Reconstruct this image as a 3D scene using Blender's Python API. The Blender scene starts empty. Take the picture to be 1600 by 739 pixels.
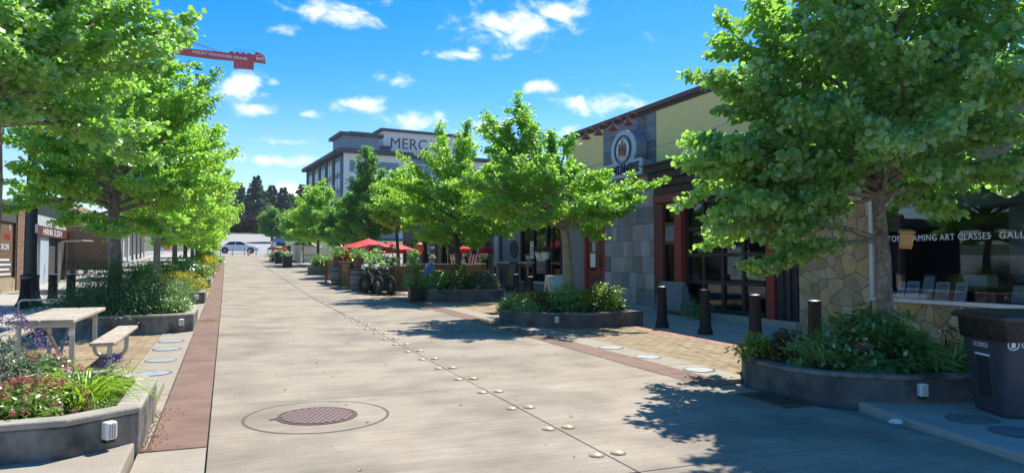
import bpy, bmesh, math, random
import numpy as np
from mathutils import Vector, Matrix
random.seed(7)
S = bpy.context.scene
C = S.collection
PI = math.pi

# ---------------------------------------------------------------- camera
cam_d = bpy.data.cameras.new('camera'); cam = bpy.data.objects.new('camera', cam_d); C.objects.link(cam)
cam_d.sensor_fit = 'HORIZONTAL'; cam_d.sensor_width = 36.0; cam_d.lens = 36.0 * 1110 / 1600
cam_d.clip_start = 0.05; cam_d.clip_end = 2000
cam.location = (0, 0, 1.55)
cam.rotation_euler = (math.radians(90 + 1.9865), 0, math.radians(-21.9227))
S.camera = cam

# ---------------------------------------------------------------- light
SUN = Vector((0.48, 0.45, 1.0)).normalized()
el = math.asin(SUN.z); az = math.atan2(SUN.x, SUN.y)
sd = bpy.data.lights.new('sun', 'SUN'); sd.energy = 4.3; sd.angle = math.radians(0.53); sd.color = (1.0, 0.95, 0.86)
so = bpy.data.objects.new('sun', sd); C.objects.link(so)
so.rotation_euler = (-SUN).to_track_quat('-Z', 'Y').to_euler()
S.view_settings.view_transform = 'Standard'
try: S.view_settings.look = 'None'
except Exception: pass
S.view_settings.exposure = 0.83; S.view_settings.gamma = 1.0; S.view_settings.use_curve_mapping = False

W = bpy.data.worlds.new('World'); S.world = W; W.use_nodes = True
nt = W.node_tree; nt.nodes.clear()
def wn(t, **k):
    n = nt.nodes.new(t)
    for a, b in k.items(): setattr(n, a, b)
    return n
def wm(op, a, b=None, clamp=False):
    n = wn('ShaderNodeMath', operation=op, use_clamp=clamp)
    for i, v in enumerate((a, b)):
        if v is None: continue
        if isinstance(v, (int, float)): n.inputs[i].default_value = v
        else: nt.links.new(v, n.inputs[i])
    return n.outputs[0]
sky = wn('ShaderNodeTexSky', sky_type='NISHITA'); sky.sun_disc = False
sky.sun_elevation = el; sky.sun_rotation = az; sky.air_density = 1.0; sky.dust_density = 0.3; sky.ozone_density = 2.0
hs = wn('ShaderNodeHueSaturation'); hs.inputs['Saturation'].default_value = 1.62; hs.inputs['Value'].default_value = .96; hs.inputs['Hue'].default_value = .504
nt.links.new(sky.outputs[0], hs.inputs['Color'])
tc = wn('ShaderNodeTexCoord'); sx = wn('ShaderNodeSeparateXYZ'); nt.links.new(tc.outputs['Generated'], sx.inputs[0])
AZ = wm('ARCTAN2', sx.outputs[0], sx.outputs[1]); EL = wm('ARCSINE', sx.outputs[2])
CLOUDS = [(0.3826, 0.3232, 0.0774, 0.0281, 1.15), (0.4445, 0.3407, 0.0472, 0.0213, 0.95), (0.1328, 0.3283, 0.0531, 0.0192, 1.1), (0.0757, 0.3043, 0.0298, 0.012, 0.8), (0.2022, 0.3467, 0.0353, 0.0096, 0.7), (0.2135, 0.248, 0.03, 0.011, 1.05), (0.4244, 0.2427, 0.0308, 0.0103, 1.0), (0.0183, 0.2251, 0.0365, 0.0211, 1.0), (0.0306, 0.1982, 0.0336, 0.0099, 1.0), (0.0535, 0.2344, 0.0146, 0.0066, 0.8), (0.1734, 0.2114, 0.0434, 0.012, 0.95), (0.1035, 0.1969, 0.0218, 0.0076, 0.8), (0.2386, 0.193, 0.0462, 0.0139, 1.1), (0.5179, 0.2167, 0.0695, 0.0173, 0.95), (0.4595, 0.1804, 0.0378, 0.0123, 0.9), (0.0596, 0.1347, 0.061, 0.0093, 1.0), (0.0675, 0.1587, 0.0491, 0.0051, 0.7), (0.3028, 0.2839, 0.038, 0.0093, 0.75), (0.329, 0.2911, 0.0136, 0.005, 0.7), (0.0804, 0.098, 0.0214, 0.0103, 1.0), (0.9831, 0.2377, 0.0248, 0.0214, 1.1), (0.3419, 0.1817, 0.0407, 0.0123, 0.9), (-0.2102, 0.2568, 0.0376, 0.0213, 0.8)]
rc = random.Random(3)
for i in range(14):                                   # the same kind of small clouds over the rest of the sky
    a0 = rc.uniform(1.0, 5.3); e0 = rc.uniform(.12, .9)
    CLOUDS.append((a0 if a0 < PI else a0 - 2 * PI, e0, rc.uniform(.04, .1), rc.uniform(.015, .03), .9))
acc = None
for (a0, e0, sa, se, wt) in CLOUDS:
    da = wm('DIVIDE', wm('SUBTRACT', AZ, a0), sa); de = wm('DIVIDE', wm('SUBTRACT', EL, e0), se)
    r2 = wm('ADD', wm('MULTIPLY', da, da), wm('MULTIPLY', de, de))
    v = wm('MULTIPLY', wm('POWER', 2.718, wm('MULTIPLY', r2, -0.8)), wt)
    acc = v if acc is None else wm('MAXIMUM', acc, v)
cv = wn('ShaderNodeCombineXYZ'); nt.links.new(AZ, cv.inputs[0]); nt.links.new(wm('MULTIPLY', EL, 1.7), cv.inputs[1])
nz = wn('ShaderNodeTexNoise'); nz.inputs['Scale'].default_value = 20; nz.inputs['Detail'].default_value = 9; nz.inputs['Roughness'].default_value = .62; nz.inputs['Distortion'].default_value = .4
nt.links.new(cv.outputs[0], nz.inputs['Vector'])
dens = wm('ADD', acc, wm('MULTIPLY', wm('SUBTRACT', nz.outputs[0], 0.5), 2.9))
mr = wn('ShaderNodeMapRange', interpolation_type='SMOOTHSTEP'); mr.inputs['From Min'].default_value = .36; mr.inputs['From Max'].default_value = 1.45
nt.links.new(dens, mr.inputs['Value'])
lowhaze = wn('ShaderNodeMapRange'); lowhaze.inputs['From Min'].default_value = .22; lowhaze.inputs['From Max'].default_value = 0.0
lowhaze.inputs['To Max'].default_value = .45; nt.links.new(EL, lowhaze.inputs['Value'])
mxh = wn('ShaderNodeMix', data_type='RGBA'); mxh.inputs['B'].default_value = (4.5, 5.7, 7.4, 1)
nt.links.new(lowhaze.outputs[0], mxh.inputs['Factor']); nt.links.new(hs.outputs[0], mxh.inputs['A'])
mx = wn('ShaderNodeMix', data_type='RGBA'); mx.inputs['B'].default_value = (7.2, 7.4, 7.6, 1)
nt.links.new(mr.outputs[0], mx.inputs['Factor']); nt.links.new(mxh.outputs['Result'], mx.inputs['A'])
bg = wn('ShaderNodeBackground'); bg.inputs['Strength'].default_value = 0.108; nt.links.new(mx.outputs['Result'], bg.inputs['Color'])
wo = wn('ShaderNodeOutputWorld'); nt.links.new(bg.outputs[0], wo.inputs[0])

# ---------------------------------------------------------------- terrain profile (street climbs gently away from the camera)
YS = [-500, -50, 0, 25, 50, 86, 100, 140, 200, 400, 900]; ZS = [-3, -.6, 0, .31, .95, 2.34, 2.95, 6.4, 9, 14, 14]
def gz(y): return float(np.interp(y, YS, ZS))

# ---------------------------------------------------------------- materials
MATS = {}
def mat(name, c1, c2=None, scale=6.0, rough=.8, bump=0.0, bscale=None, metal=0.0, spec=.5, rand=0.0, stain=None, stain_scale=.7, stain_amt=.5, emit=None, stretch=None, coat=0, streak=0, speck=0, hue=0):
    m = bpy.data.materials.new(name); m.use_nodes = True; n = m.node_tree; b = n.nodes['Principled BSDF']; L = n.links.new
    c2 = c2 or c1
    geo = n.nodes.new('ShaderNodeNewGeometry'); vec = geo.outputs['Position']
    if stretch:
        mp = n.nodes.new('ShaderNodeMapping'); mp.inputs['Scale'].default_value = stretch; L(vec, mp.inputs['Vector']); vec = mp.outputs[0]
    t = n.nodes.new('ShaderNodeTexNoise'); t.inputs['Scale'].default_value = scale; t.inputs['Detail'].default_value = 8; t.inputs['Roughness'].default_value = .65
    L(vec, t.inputs['Vector'])
    r = n.nodes.new('ShaderNodeMapRange'); r.inputs['From Min'].default_value = .3; r.inputs['From Max'].default_value = .7; L(t.outputs[0], r.inputs['Value'])
    x = n.nodes.new('ShaderNodeMix'); x.data_type = 'RGBA'; x.inputs['A'].default_value = (*c1, 1); x.inputs['B'].default_value = (*c2, 1); L(r.outputs[0], x.inputs['Factor'])
    col = x.outputs['Result']
    if stain:
        t2 = n.nodes.new('ShaderNodeTexNoise'); t2.inputs['Scale'].default_value = stain_scale; t2.inputs['Detail'].default_value = 6; L(geo.outputs['Position'], t2.inputs['Vector'])
        r2 = n.nodes.new('ShaderNodeMapRange'); r2.inputs['From Min'].default_value = .43; r2.inputs['From Max'].default_value = .66; r2.inputs['To Max'].default_value = stain_amt; L(t2.outputs[0], r2.inputs['Value'])
        x2 = n.nodes.new('ShaderNodeMix'); x2.data_type = 'RGBA'; x2.inputs['B'].default_value = (*stain, 1); L(col, x2.inputs['A']); L(r2.outputs[0], x2.inputs['Factor']); col = x2.outputs['Result']
    if streak:
        mp2 = n.nodes.new('ShaderNodeMapping'); mp2.inputs['Scale'].default_value = (.55, 7, 1); L(geo.outputs['Position'], mp2.inputs['Vector'])
        t4 = n.nodes.new('ShaderNodeTexNoise'); t4.inputs['Scale'].default_value = 2.2; t4.inputs['Detail'].default_value = 9; t4.inputs['Roughness'].default_value = .7; L(mp2.outputs[0], t4.inputs['Vector'])
        r4 = n.nodes.new('ShaderNodeMapRange'); r4.inputs['From Min'].default_value = .3; r4.inputs['From Max'].default_value = .7; r4.inputs['To Min'].default_value = 1 - streak; r4.inputs['To Max'].default_value = 1 + streak; L(t4.outputs[0], r4.inputs['Value'])
        t5 = n.nodes.new('ShaderNodeTexNoise'); t5.inputs['Scale'].default_value = 110; t5.inputs['Detail'].default_value = 3; L(geo.outputs['Position'], t5.inputs['Vector'])
        r5 = n.nodes.new('ShaderNodeMapRange'); r5.inputs['From Min'].default_value = .3; r5.inputs['From Max'].default_value = .7; r5.inputs['To Min'].default_value = 1 - speck; r5.inputs['To Max'].default_value = 1 + speck; L(t5.outputs[0], r5.inputs['Value'])
        mu = n.nodes.new('ShaderNodeMath'); mu.operation = 'MULTIPLY'; L(r4.outputs[0], mu.inputs[0]); L(r5.outputs[0], mu.inputs[1])
        vo = n.nodes.new('ShaderNodeTexVoronoi'); vo.inputs['Scale'].default_value = 2.6; L(geo.outputs['Position'], vo.inputs['Vector'])
        rv = n.nodes.new('ShaderNodeMapRange'); rv.inputs['From Min'].default_value = .035; rv.inputs['From Max'].default_value = .075; rv.inputs['To Min'].default_value = .72; rv.inputs['To Max'].default_value = 1.0; L(vo.outputs['Distance'], rv.inputs['Value'])
        mv = n.nodes.new('ShaderNodeMath'); mv.operation = 'MULTIPLY'; L(mu.outputs[0], mv.inputs[0]); L(rv.outputs[0], mv.inputs[1]); mu = mv
        h2 = n.nodes.new('ShaderNodeHueSaturation'); L(mu.outputs[0], h2.inputs['Value']); L(col, h2.inputs['Color']); col = h2.outputs[0]
    if rand:
        oi = n.nodes.new('ShaderNodeObjectInfo'); rr = n.nodes.new('ShaderNodeMapRange'); rr.inputs['To Min'].default_value = 1 - rand; rr.inputs['To Max'].default_value = 1 + rand; L(oi.outputs['Random'], rr.inputs['Value'])
        h = n.nodes.new('ShaderNodeHueSaturation'); L(rr.outputs[0], h.inputs['Value'])
        if hue:
            m7 = n.nodes.new('ShaderNodeMath'); m7.operation = 'MULTIPLY'; m7.inputs[1].default_value = 7.31; L(oi.outputs['Random'], m7.inputs[0]); f7 = n.nodes.new('ShaderNodeMath'); f7.operation = 'FRACT'; L(m7.outputs[0], f7.inputs[0])
            r7 = n.nodes.new('ShaderNodeMapRange'); r7.inputs['To Min'].default_value = 1 - hue; r7.inputs['To Max'].default_value = 1 + hue * .5; L(f7.outputs[0], r7.inputs['Value']); L(r7.outputs[0], h.inputs['Saturation'])
        L(col, h.inputs['Color']); col = h.outputs[0]
    L(col, b.inputs['Base Color'])
    b.inputs['Roughness'].default_value = rough; b.inputs['Metallic'].default_value = metal; b.inputs['Specular IOR Level'].default_value = spec
    if coat: b.inputs['Coat Weight'].default_value = coat
    if bump:
        t3 = n.nodes.new('ShaderNodeTexNoise'); t3.inputs['Scale'].default_value = bscale or scale * 4; t3.inputs['Detail'].default_value = 6; L(vec, t3.inputs['Vector'])
        bp = n.nodes.new('ShaderNodeBump'); bp.inputs['Strength'].default_value = bump; bp.inputs['Distance'].default_value = .02; L(t3.outputs[0], bp.inputs['Height']); L(bp.outputs[0], b.inputs['Normal'])
    MATS[name] = m; return m
def glassmat(name, tint, k):
    m = bpy.data.materials.new(name); m.use_nodes = True; n = m.node_tree; n.nodes.clear(); L = n.links.new
    o = n.nodes.new('ShaderNodeOutputMaterial'); g = n.nodes.new('ShaderNodeBsdfGlossy'); g.inputs['Roughness'].default_value = .01
    g.inputs['Color'].default_value = (.9, .95, 1, 1)
    t = n.nodes.new('ShaderNodeBsdfTransparent'); t.inputs['Color'].default_value = (*tint, 1)
    lw = n.nodes.new('ShaderNodeFresnel'); lw.inputs['IOR'].default_value = 1.5
    a = n.nodes.new('ShaderNodeMath'); a.operation = 'MULTIPLY'; a.inputs[1].default_value = k; L(lw.outputs[0], a.inputs[0])
    x = n.nodes.new('ShaderNodeMixShader'); L(a.outputs[0], x.inputs[0]); L(t.outputs[0], x.inputs[1]); L(g.outputs[0], x.inputs[2]); L(x.outputs[0], o.inputs[0])
    MATS[name] = m; return m
def leafmat(name, c1, c2, tr, tmix=.45, gloss=.06, rough=.4):
    m = bpy.data.materials.new(name); m.use_nodes = True; n = m.node_tree; n.nodes.clear(); L = n.links.new
    o = n.nodes.new('ShaderNodeOutputMaterial'); geo = n.nodes.new('ShaderNodeNewGeometry')
    x = n.nodes.new('ShaderNodeMix'); x.data_type = 'RGBA'; x.inputs['A'].default_value = (*c1, 1); x.inputs['B'].default_value = (*c2, 1); L(geo.outputs['Random Per Island'], x.inputs['Factor'])
    d = n.nodes.new('ShaderNodeBsdfDiffuse'); L(x.outputs['Result'], d.inputs['Color'])
    xt = n.nodes.new('ShaderNodeMix'); xt.data_type = 'RGBA'; xt.inputs['A'].default_value = (*tr, 1); xt.inputs['B'].default_value = (tr[0] * .6, tr[1] * .75, tr[2] * .7, 1); L(geo.outputs['Random Per Island'], xt.inputs['Factor'])
    t = n.nodes.new('ShaderNodeBsdfTranslucent'); L(xt.outputs['Result'], t.inputs['Color'])
    s = n.nodes.new('ShaderNodeMixShader'); s.inputs[0].default_value = tmix; L(d.outputs[0], s.inputs[1]); L(t.outputs[0], s.inputs[2])
    g = n.nodes.new('ShaderNodeBsdfGlossy'); g.inputs['Roughness'].default_value = rough; g.inputs['Color'].default_value = (.9, 1, .85, 1)
    s2 = n.nodes.new('ShaderNodeMixShader'); s2.inputs[0].default_value = gloss; L(s.outputs[0], s2.inputs[1]); L(g.outputs[0], s2.inputs[2])
    L(s2.outputs[0], o.inputs[0]); MATS[name] = m; return m

mat('concrete_road', (.29, .24, .178), (.365, .308, .235), 3.0, .85, .25, 60, rand=.035, stain=(.205, .17, .128), stain_scale=1.1, stain_amt=.9, stretch=(1, 2.2, 1), streak=.16, speck=.16)
mat('joint_dark', (.10, .085, .07), (.16, .13, .1), 8, .95)
mat('red_concrete', (.185, .108, .078), (.245, .152, .112), 5, .88, .3, 70, rand=.07, streak=.12, speck=.2, stain=(.14, .085, .062), stain_scale=2.2, stain_amt=.55)
mat('band_concrete', (.295, .25, .195), (.355, .31, .24), 5, .88, .3, 70, rand=.05, streak=.06, speck=.12, stain=(.34, .3, .24))
mat('paver', (.265, .19, .105), (.35, .265, .155), 7, .9, .4, 50, rand=.16)
mat('paver_red', (.36, .19, .14), (.44, .26, .2), 7, .9, .4, 50, rand=.12)
mat('sidewalk', (.36, .33, .29), (.43, .40, .355), 4, .88, .25, 60, rand=.05, streak=.06, speck=.1, stain=(.32, .3, .27))
mat('ground_mat', (.28, .26, .22), (.34, .31, .26), .5, .95)
mat('grass_far', (.05, .085, .03), (.10, .14, .05), .4, .95)
mat('far_asphalt', (.30, .29, .27), (.36, .34, .32), .8, .9)
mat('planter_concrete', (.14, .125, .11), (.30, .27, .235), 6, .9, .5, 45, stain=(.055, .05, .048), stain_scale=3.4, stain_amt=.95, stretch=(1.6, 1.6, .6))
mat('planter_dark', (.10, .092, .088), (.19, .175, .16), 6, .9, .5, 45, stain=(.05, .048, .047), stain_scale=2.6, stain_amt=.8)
mat('coping', (.36, .32, .26), (.45, .41, .34), 6, .9, .4, 50, stain=(.22, .2, .17), stain_scale=3, stain_amt=.7)
mat('soil', (.05, .035, .025), (.10, .07, .05), 20, 1, .8, 40)
mat('white_plastic', (.78, .77, .72), (.70, .69, .64), 8, .45)
mat('bollard_black', (.012, .0125, .016), (.018, .019, .024), 10, .6, .1, 60, spec=.25)
mat('bollard_cap', (.22, .22, .22), (.32, .32, .31), 14, .35, metal=.6)
mat('lamp_black', (.018, .018, .021), None, 10, .4)
mat('galv', (.42, .42, .40), (.52, .52, .50), 12, .42, metal=.55)
mat('grey_wood', (.36, .30, .23), (.52, .45, .36), 3, .85, .5, 12, rand=.1, stretch=(14, .9, 14), stain=(.2, .17, .14), stain_scale=4)
mat('brown_wood', (.16, .085, .04), (.28, .16, .08), 3, .8, .4, 12, rand=.2, stretch=(2, 2, 16))
mat('cedar', (.48, .25, .09), (.62, .36, .15), 3, .7, .3, 14, stretch=(4, 4, 30))
mat('iron', (.16, .105, .095), (.22, .15, .135), 30, .6, .3, 90, metal=.3)
mat('rust', (.09, .05, .035), (.16, .09, .06), 20, .8, .3)
mat('lid_blue', (.30, .34, .36), (.36, .40, .42), 14, .5, .2)
mat('lid_glint', (.40, .42, .40), (.47, .48, .455), 14, .4, .2)  # whitish: sun glint put into the colour of the right hand lids
mat('lid_dark', (.17, .17, .18), (.22, .22, .23), 14, .6, .2)
mat('dome_ceramic', (.62, .50, .34), (.66, .38, .16), 22, .35, stain=(.58, .45, .27), stain_scale=9, stain_amt=.9)
mat('bark', (.09, .07, .055), (.25, .205, .165), 11, .95, 1.0, 26, stretch=(1, 1, .35), stain=(.36, .32, .27), stain_scale=16, stain_amt=.75)
mat('bark_pale', (.22, .19, .14), (.38, .33, .26), 9, .95, 1.0, 26, stretch=(1, 1, .35), stain=(.14, .13, .07), stain_scale=5)
mat('bark_dark', (.05, .04, .032), (.12, .095, .075), 9, .95, .8, 26)
mat('yellow_stucco', (.90, .69, .29), (.93, .74, .34), 5, .9, .25, 90)
mat('slate_tile', (.23, .24, .275), (.35, .345, .36), 5, .6, .4, 22, rand=.4, stain=(.28, .21, .14), stain_scale=2.4, stain_amt=.6)
mat('slate_dark', (.15, .16, .19), (.23, .24, .27), 5, .6, .4, 22, rand=.25)
mat('mortar', (.22, .185, .14), (.29, .25, .19), 12, .95)
mat('mortar_dark', (.05, .045, .04), (.08, .07, .06), 12, .95)
mat('flagstone', (.42, .285, .145), (.54, .385, .21), 4, .85, .5, 18, rand=.24, hue=.2, stain=(.34, .2, .10), stain_scale=3, stain_amt=.6)
mat('red_paint', (.25, .028, .022), (.32, .04, .03), 6, .5, .1, 40)
mat('dark_red', (.12, .022, .02), (.16, .03, .026), 6, .5)
mat('maroon_trim', (.12, .06, .055), (.16, .08, .07), 6, .6)
mat('dark_brown', (.055, .035, .028), (.08, .05, .04), 6, .7)
mat('navy_black', (.02, .023, .035), (.03, .034, .048), 6, .55)
mat('black_frame', (.015, .016, .02), None, 6, .45)
mat('silver_frame', (.55, .57, .60), (.62, .63, .66), 12, .35, metal=.4)
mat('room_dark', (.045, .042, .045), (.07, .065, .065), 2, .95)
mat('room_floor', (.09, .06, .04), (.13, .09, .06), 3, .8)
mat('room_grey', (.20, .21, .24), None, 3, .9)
mat('sign_blue', (.48, .54, .63), (.53, .59, .67), 8, .5)
mat('sign_side', (.22, .26, .31), (.28, .32, .37), 3, .55)
mat('sign_white', (.72, .74, .76), None, 8, .5)
mat('sign_navy', (.02, .028, .07), None, 8, .5)
mat('figure_red', (.28, .06, .045), (.33, .09, .06), 8, .6)
mat('copper_lamp', (.34, .10, .06), (.42, .15, .09), 10, .45, metal=.3)
mat('letter_white', (.80, .82, .84), None, 8, .6)
mat('print_blue', (.25, .45, .62), (.5, .68, .78), 9, .4)
mat('print_sea', (.15, .3, .42), (.65, .66, .58), 12, .4)
mat('print_sand', (.55, .47, .36), (.3, .4, .45), 14, .4)
mat('paper_white', (.75, .76, .76), (.82, .82, .82), 8, .7)
mat('bin_plastic', (.04, .049, .066), (.05, .06, .08), 4, .5, .1, 120)
mat('bin_lid', (.022, .024, .03), (.032, .034, .042), 4, .42)
mat('bag_plastic', (.010, .008, .010), (.022, .014, .017), 9, .38, .8, 18, spec=.35)
mat('dirt', (.17, .095, .045), (.30, .19, .10), 25, 1, .6, 60)
mat('dry_leaf', (.5, .36, .1), (.62, .5, .16), 10, .8)
mat('brick_wall', (.26, .15, .10), (.34, .2, .14), 6, .9, .3, 40, rand=.15)
mat('shop_grey', (.45, .48, .50), (.52, .55, .56), 3, .8)
mat('shop_tan', (.40, .30, .20), (.46, .35, .24), 3, .85)
mat('shop_dark', (.06, .055, .055), (.09, .08, .08), 3, .8)
mat('grey_render', (.20, .20, .215), (.25, .25, .26), 3, .85, .2, 60)
mat('door_blue', (.42, .50, .55), (.48, .55, .6), 4, .6)
mat('maroon_sign', (.11, .03, .025), None, 4, .6)
mat('brown_canvas', (.30, .175, .10), (.34, .2, .12), 3, .85, .15, 90)
mat('red_canvas', (.60, .010, .014), (.66, .014, .016), 4, .75)
mat('barrel_blue', (.12, .135, .16), (.2, .215, .24), 4, .75, .3, 20, stretch=(8, 8, 1))
mat('terracotta', (.16, .06, .04), (.22, .085, .055), 8, .8)
mat('tyre', (.015, .015, .016), (.025, .025, .026), 20, .85)
mat('bike_black', (.02, .02, .022), None, 8, .35)
mat('steel_bright', (.6, .6, .62), None, 8, .3, metal=.8)
mat('skin', (.52, .30, .21), (.58, .35, .25), 8, .6)
mat('shirt_blue', (.03, .16, .55), (.045, .2, .62), 9, .85)
mat('cap_sand', (.62, .56, .46), None, 8, .85)
mat('trouser_dark', (.05, .05, .06), None, 8, .85)
mat('shirt_white', (.62, .68, .78), None, 8, .85)
mat('trouser_orange', (.55, .11, .05), None, 8, .85)
mat('hair', (.05, .035, .025), None, 8, .7)
mat('flag_red', (.45, .03, .05), None, 8, .8)
mat('flag_white', (.78, .76, .74), None, 8, .8)
mat('flag_navy', (.02, .03, .10), None, 8, .8)
mat('orange_plastic', (.85, .14, .03), (.9, .2, .05), 6, .5)
mat('car_white', (.62, .68, .76), (.64, .70, .78), 3, .25, coat=.6)
mat('car_dark', (.02, .022, .028), None, 3, .25, coat=.6)
mat('car_glass', (.02, .025, .035), None, 3, .08)
mat('lens', (.8, .82, .85), None, 3, .15)
mat('shed_beige', (.62, .55, .42), (.68, .61, .48), 3, .8)
mat('shed_brown', (.14, .09, .06), None, 3, .8)
mat('hotel_white', (.80, .77, .75), (.84, .81, .79), .6, .85)
mat('hotel_grey', (.26, .28, .33), (.31, .33, .38), .6, .8)
mat('hotel_blue', (.16, .22, .31), (.19, .25, .34), .6, .7)
mat('hotel_dark', (.05, .053, .075), (.065, .07, .09), .6, .7)
mat('hotel_glass', (.10, .18, .30), (.16, .25, .38), .3, .12)
mat('hotel_eave', (.10, .085, .08), None, 1, .8)
mat('crane_red', (.50, .015, .03), (.56, .025, .04), .6, .5)
mat('crane_dark', (.16, .012, .02), None, 1, .6)
mat('wire_grey', (.25, .25, .26), None, 1, .6)
glassmat('shop_glass', (.72, .78, .84), .85)
glassmat('dark_glass', (.42, .45, .5), .9)
leafmat('leaf_front', (.055, .14, .058), (.16, .34, .10), (.56, .92, .12), .54, .11, .5)
leafmat('leaf_ginkgo', (.06, .17, .038), (.135, .31, .055), (.58, .95, .09), .57, .07)
leafmat('leaf_mid', (.072, .19, .036), (.145, .32, .055), (.66, .98, .09), .58, .06)
leafmat('leaf_dark', (.06, .16, .045), (.095, .22, .05), (.38, .74, .10), .46, .05)
leafmat('leaf_shrub', (.09, .21, .055), (.19, .34, .075), (.46, .72, .09), .45, .10, .38)
leafmat('leaf_glossy', (.075, .18, .055), (.15, .29, .075), (.32, .58, .09), .42, .13, .35)
leafmat('leaf_lime', (.12, .22, .03), (.19, .30, .04), (.38, .52, .05), .38, .05)
leafmat('leaf_rosemary', (.05, .12, .045), (.10, .19, .06), (.2, .38, .08), .36, .04)
leafmat('leaf_silver', (.12, .17, .11), (.2, .24, .17), (.2, .28, .14), .28, .04)
leafmat('leaf_daylily', (.20, .36, .02), (.30, .48, .035), (.55, .75, .05), .45, .07)
leafmat('leaf_bronze', (.10, .06, .03), (.16, .09, .04), (.25, .13, .05), .35, .06)
leafmat('leaf_purple', (.055, .022, .028), (.09, .035, .04), (.13, .04, .05), .3, .04)
leafmat('leaf_conifer', (.085, .13, .115), (.125, .18, .14), (.16, .25, .14), .35, .03)
leafmat('petal_pink', (.50, .16, .13), (.62, .27, .2), (.6, .25, .2), .3, .02)
leafmat('petal_yellow', (.80, .58, .02), (.85, .66, .04), (.85, .6, .03), .3, .02)
leafmat('petal_lavender', (.17, .10, .24), (.26, .17, .34), (.25, .15, .35), .25, .02)
leafmat('petal_violet', (.07, .025, .20), (.12, .05, .3), (.12, .05, .3), .25, .02)
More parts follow.
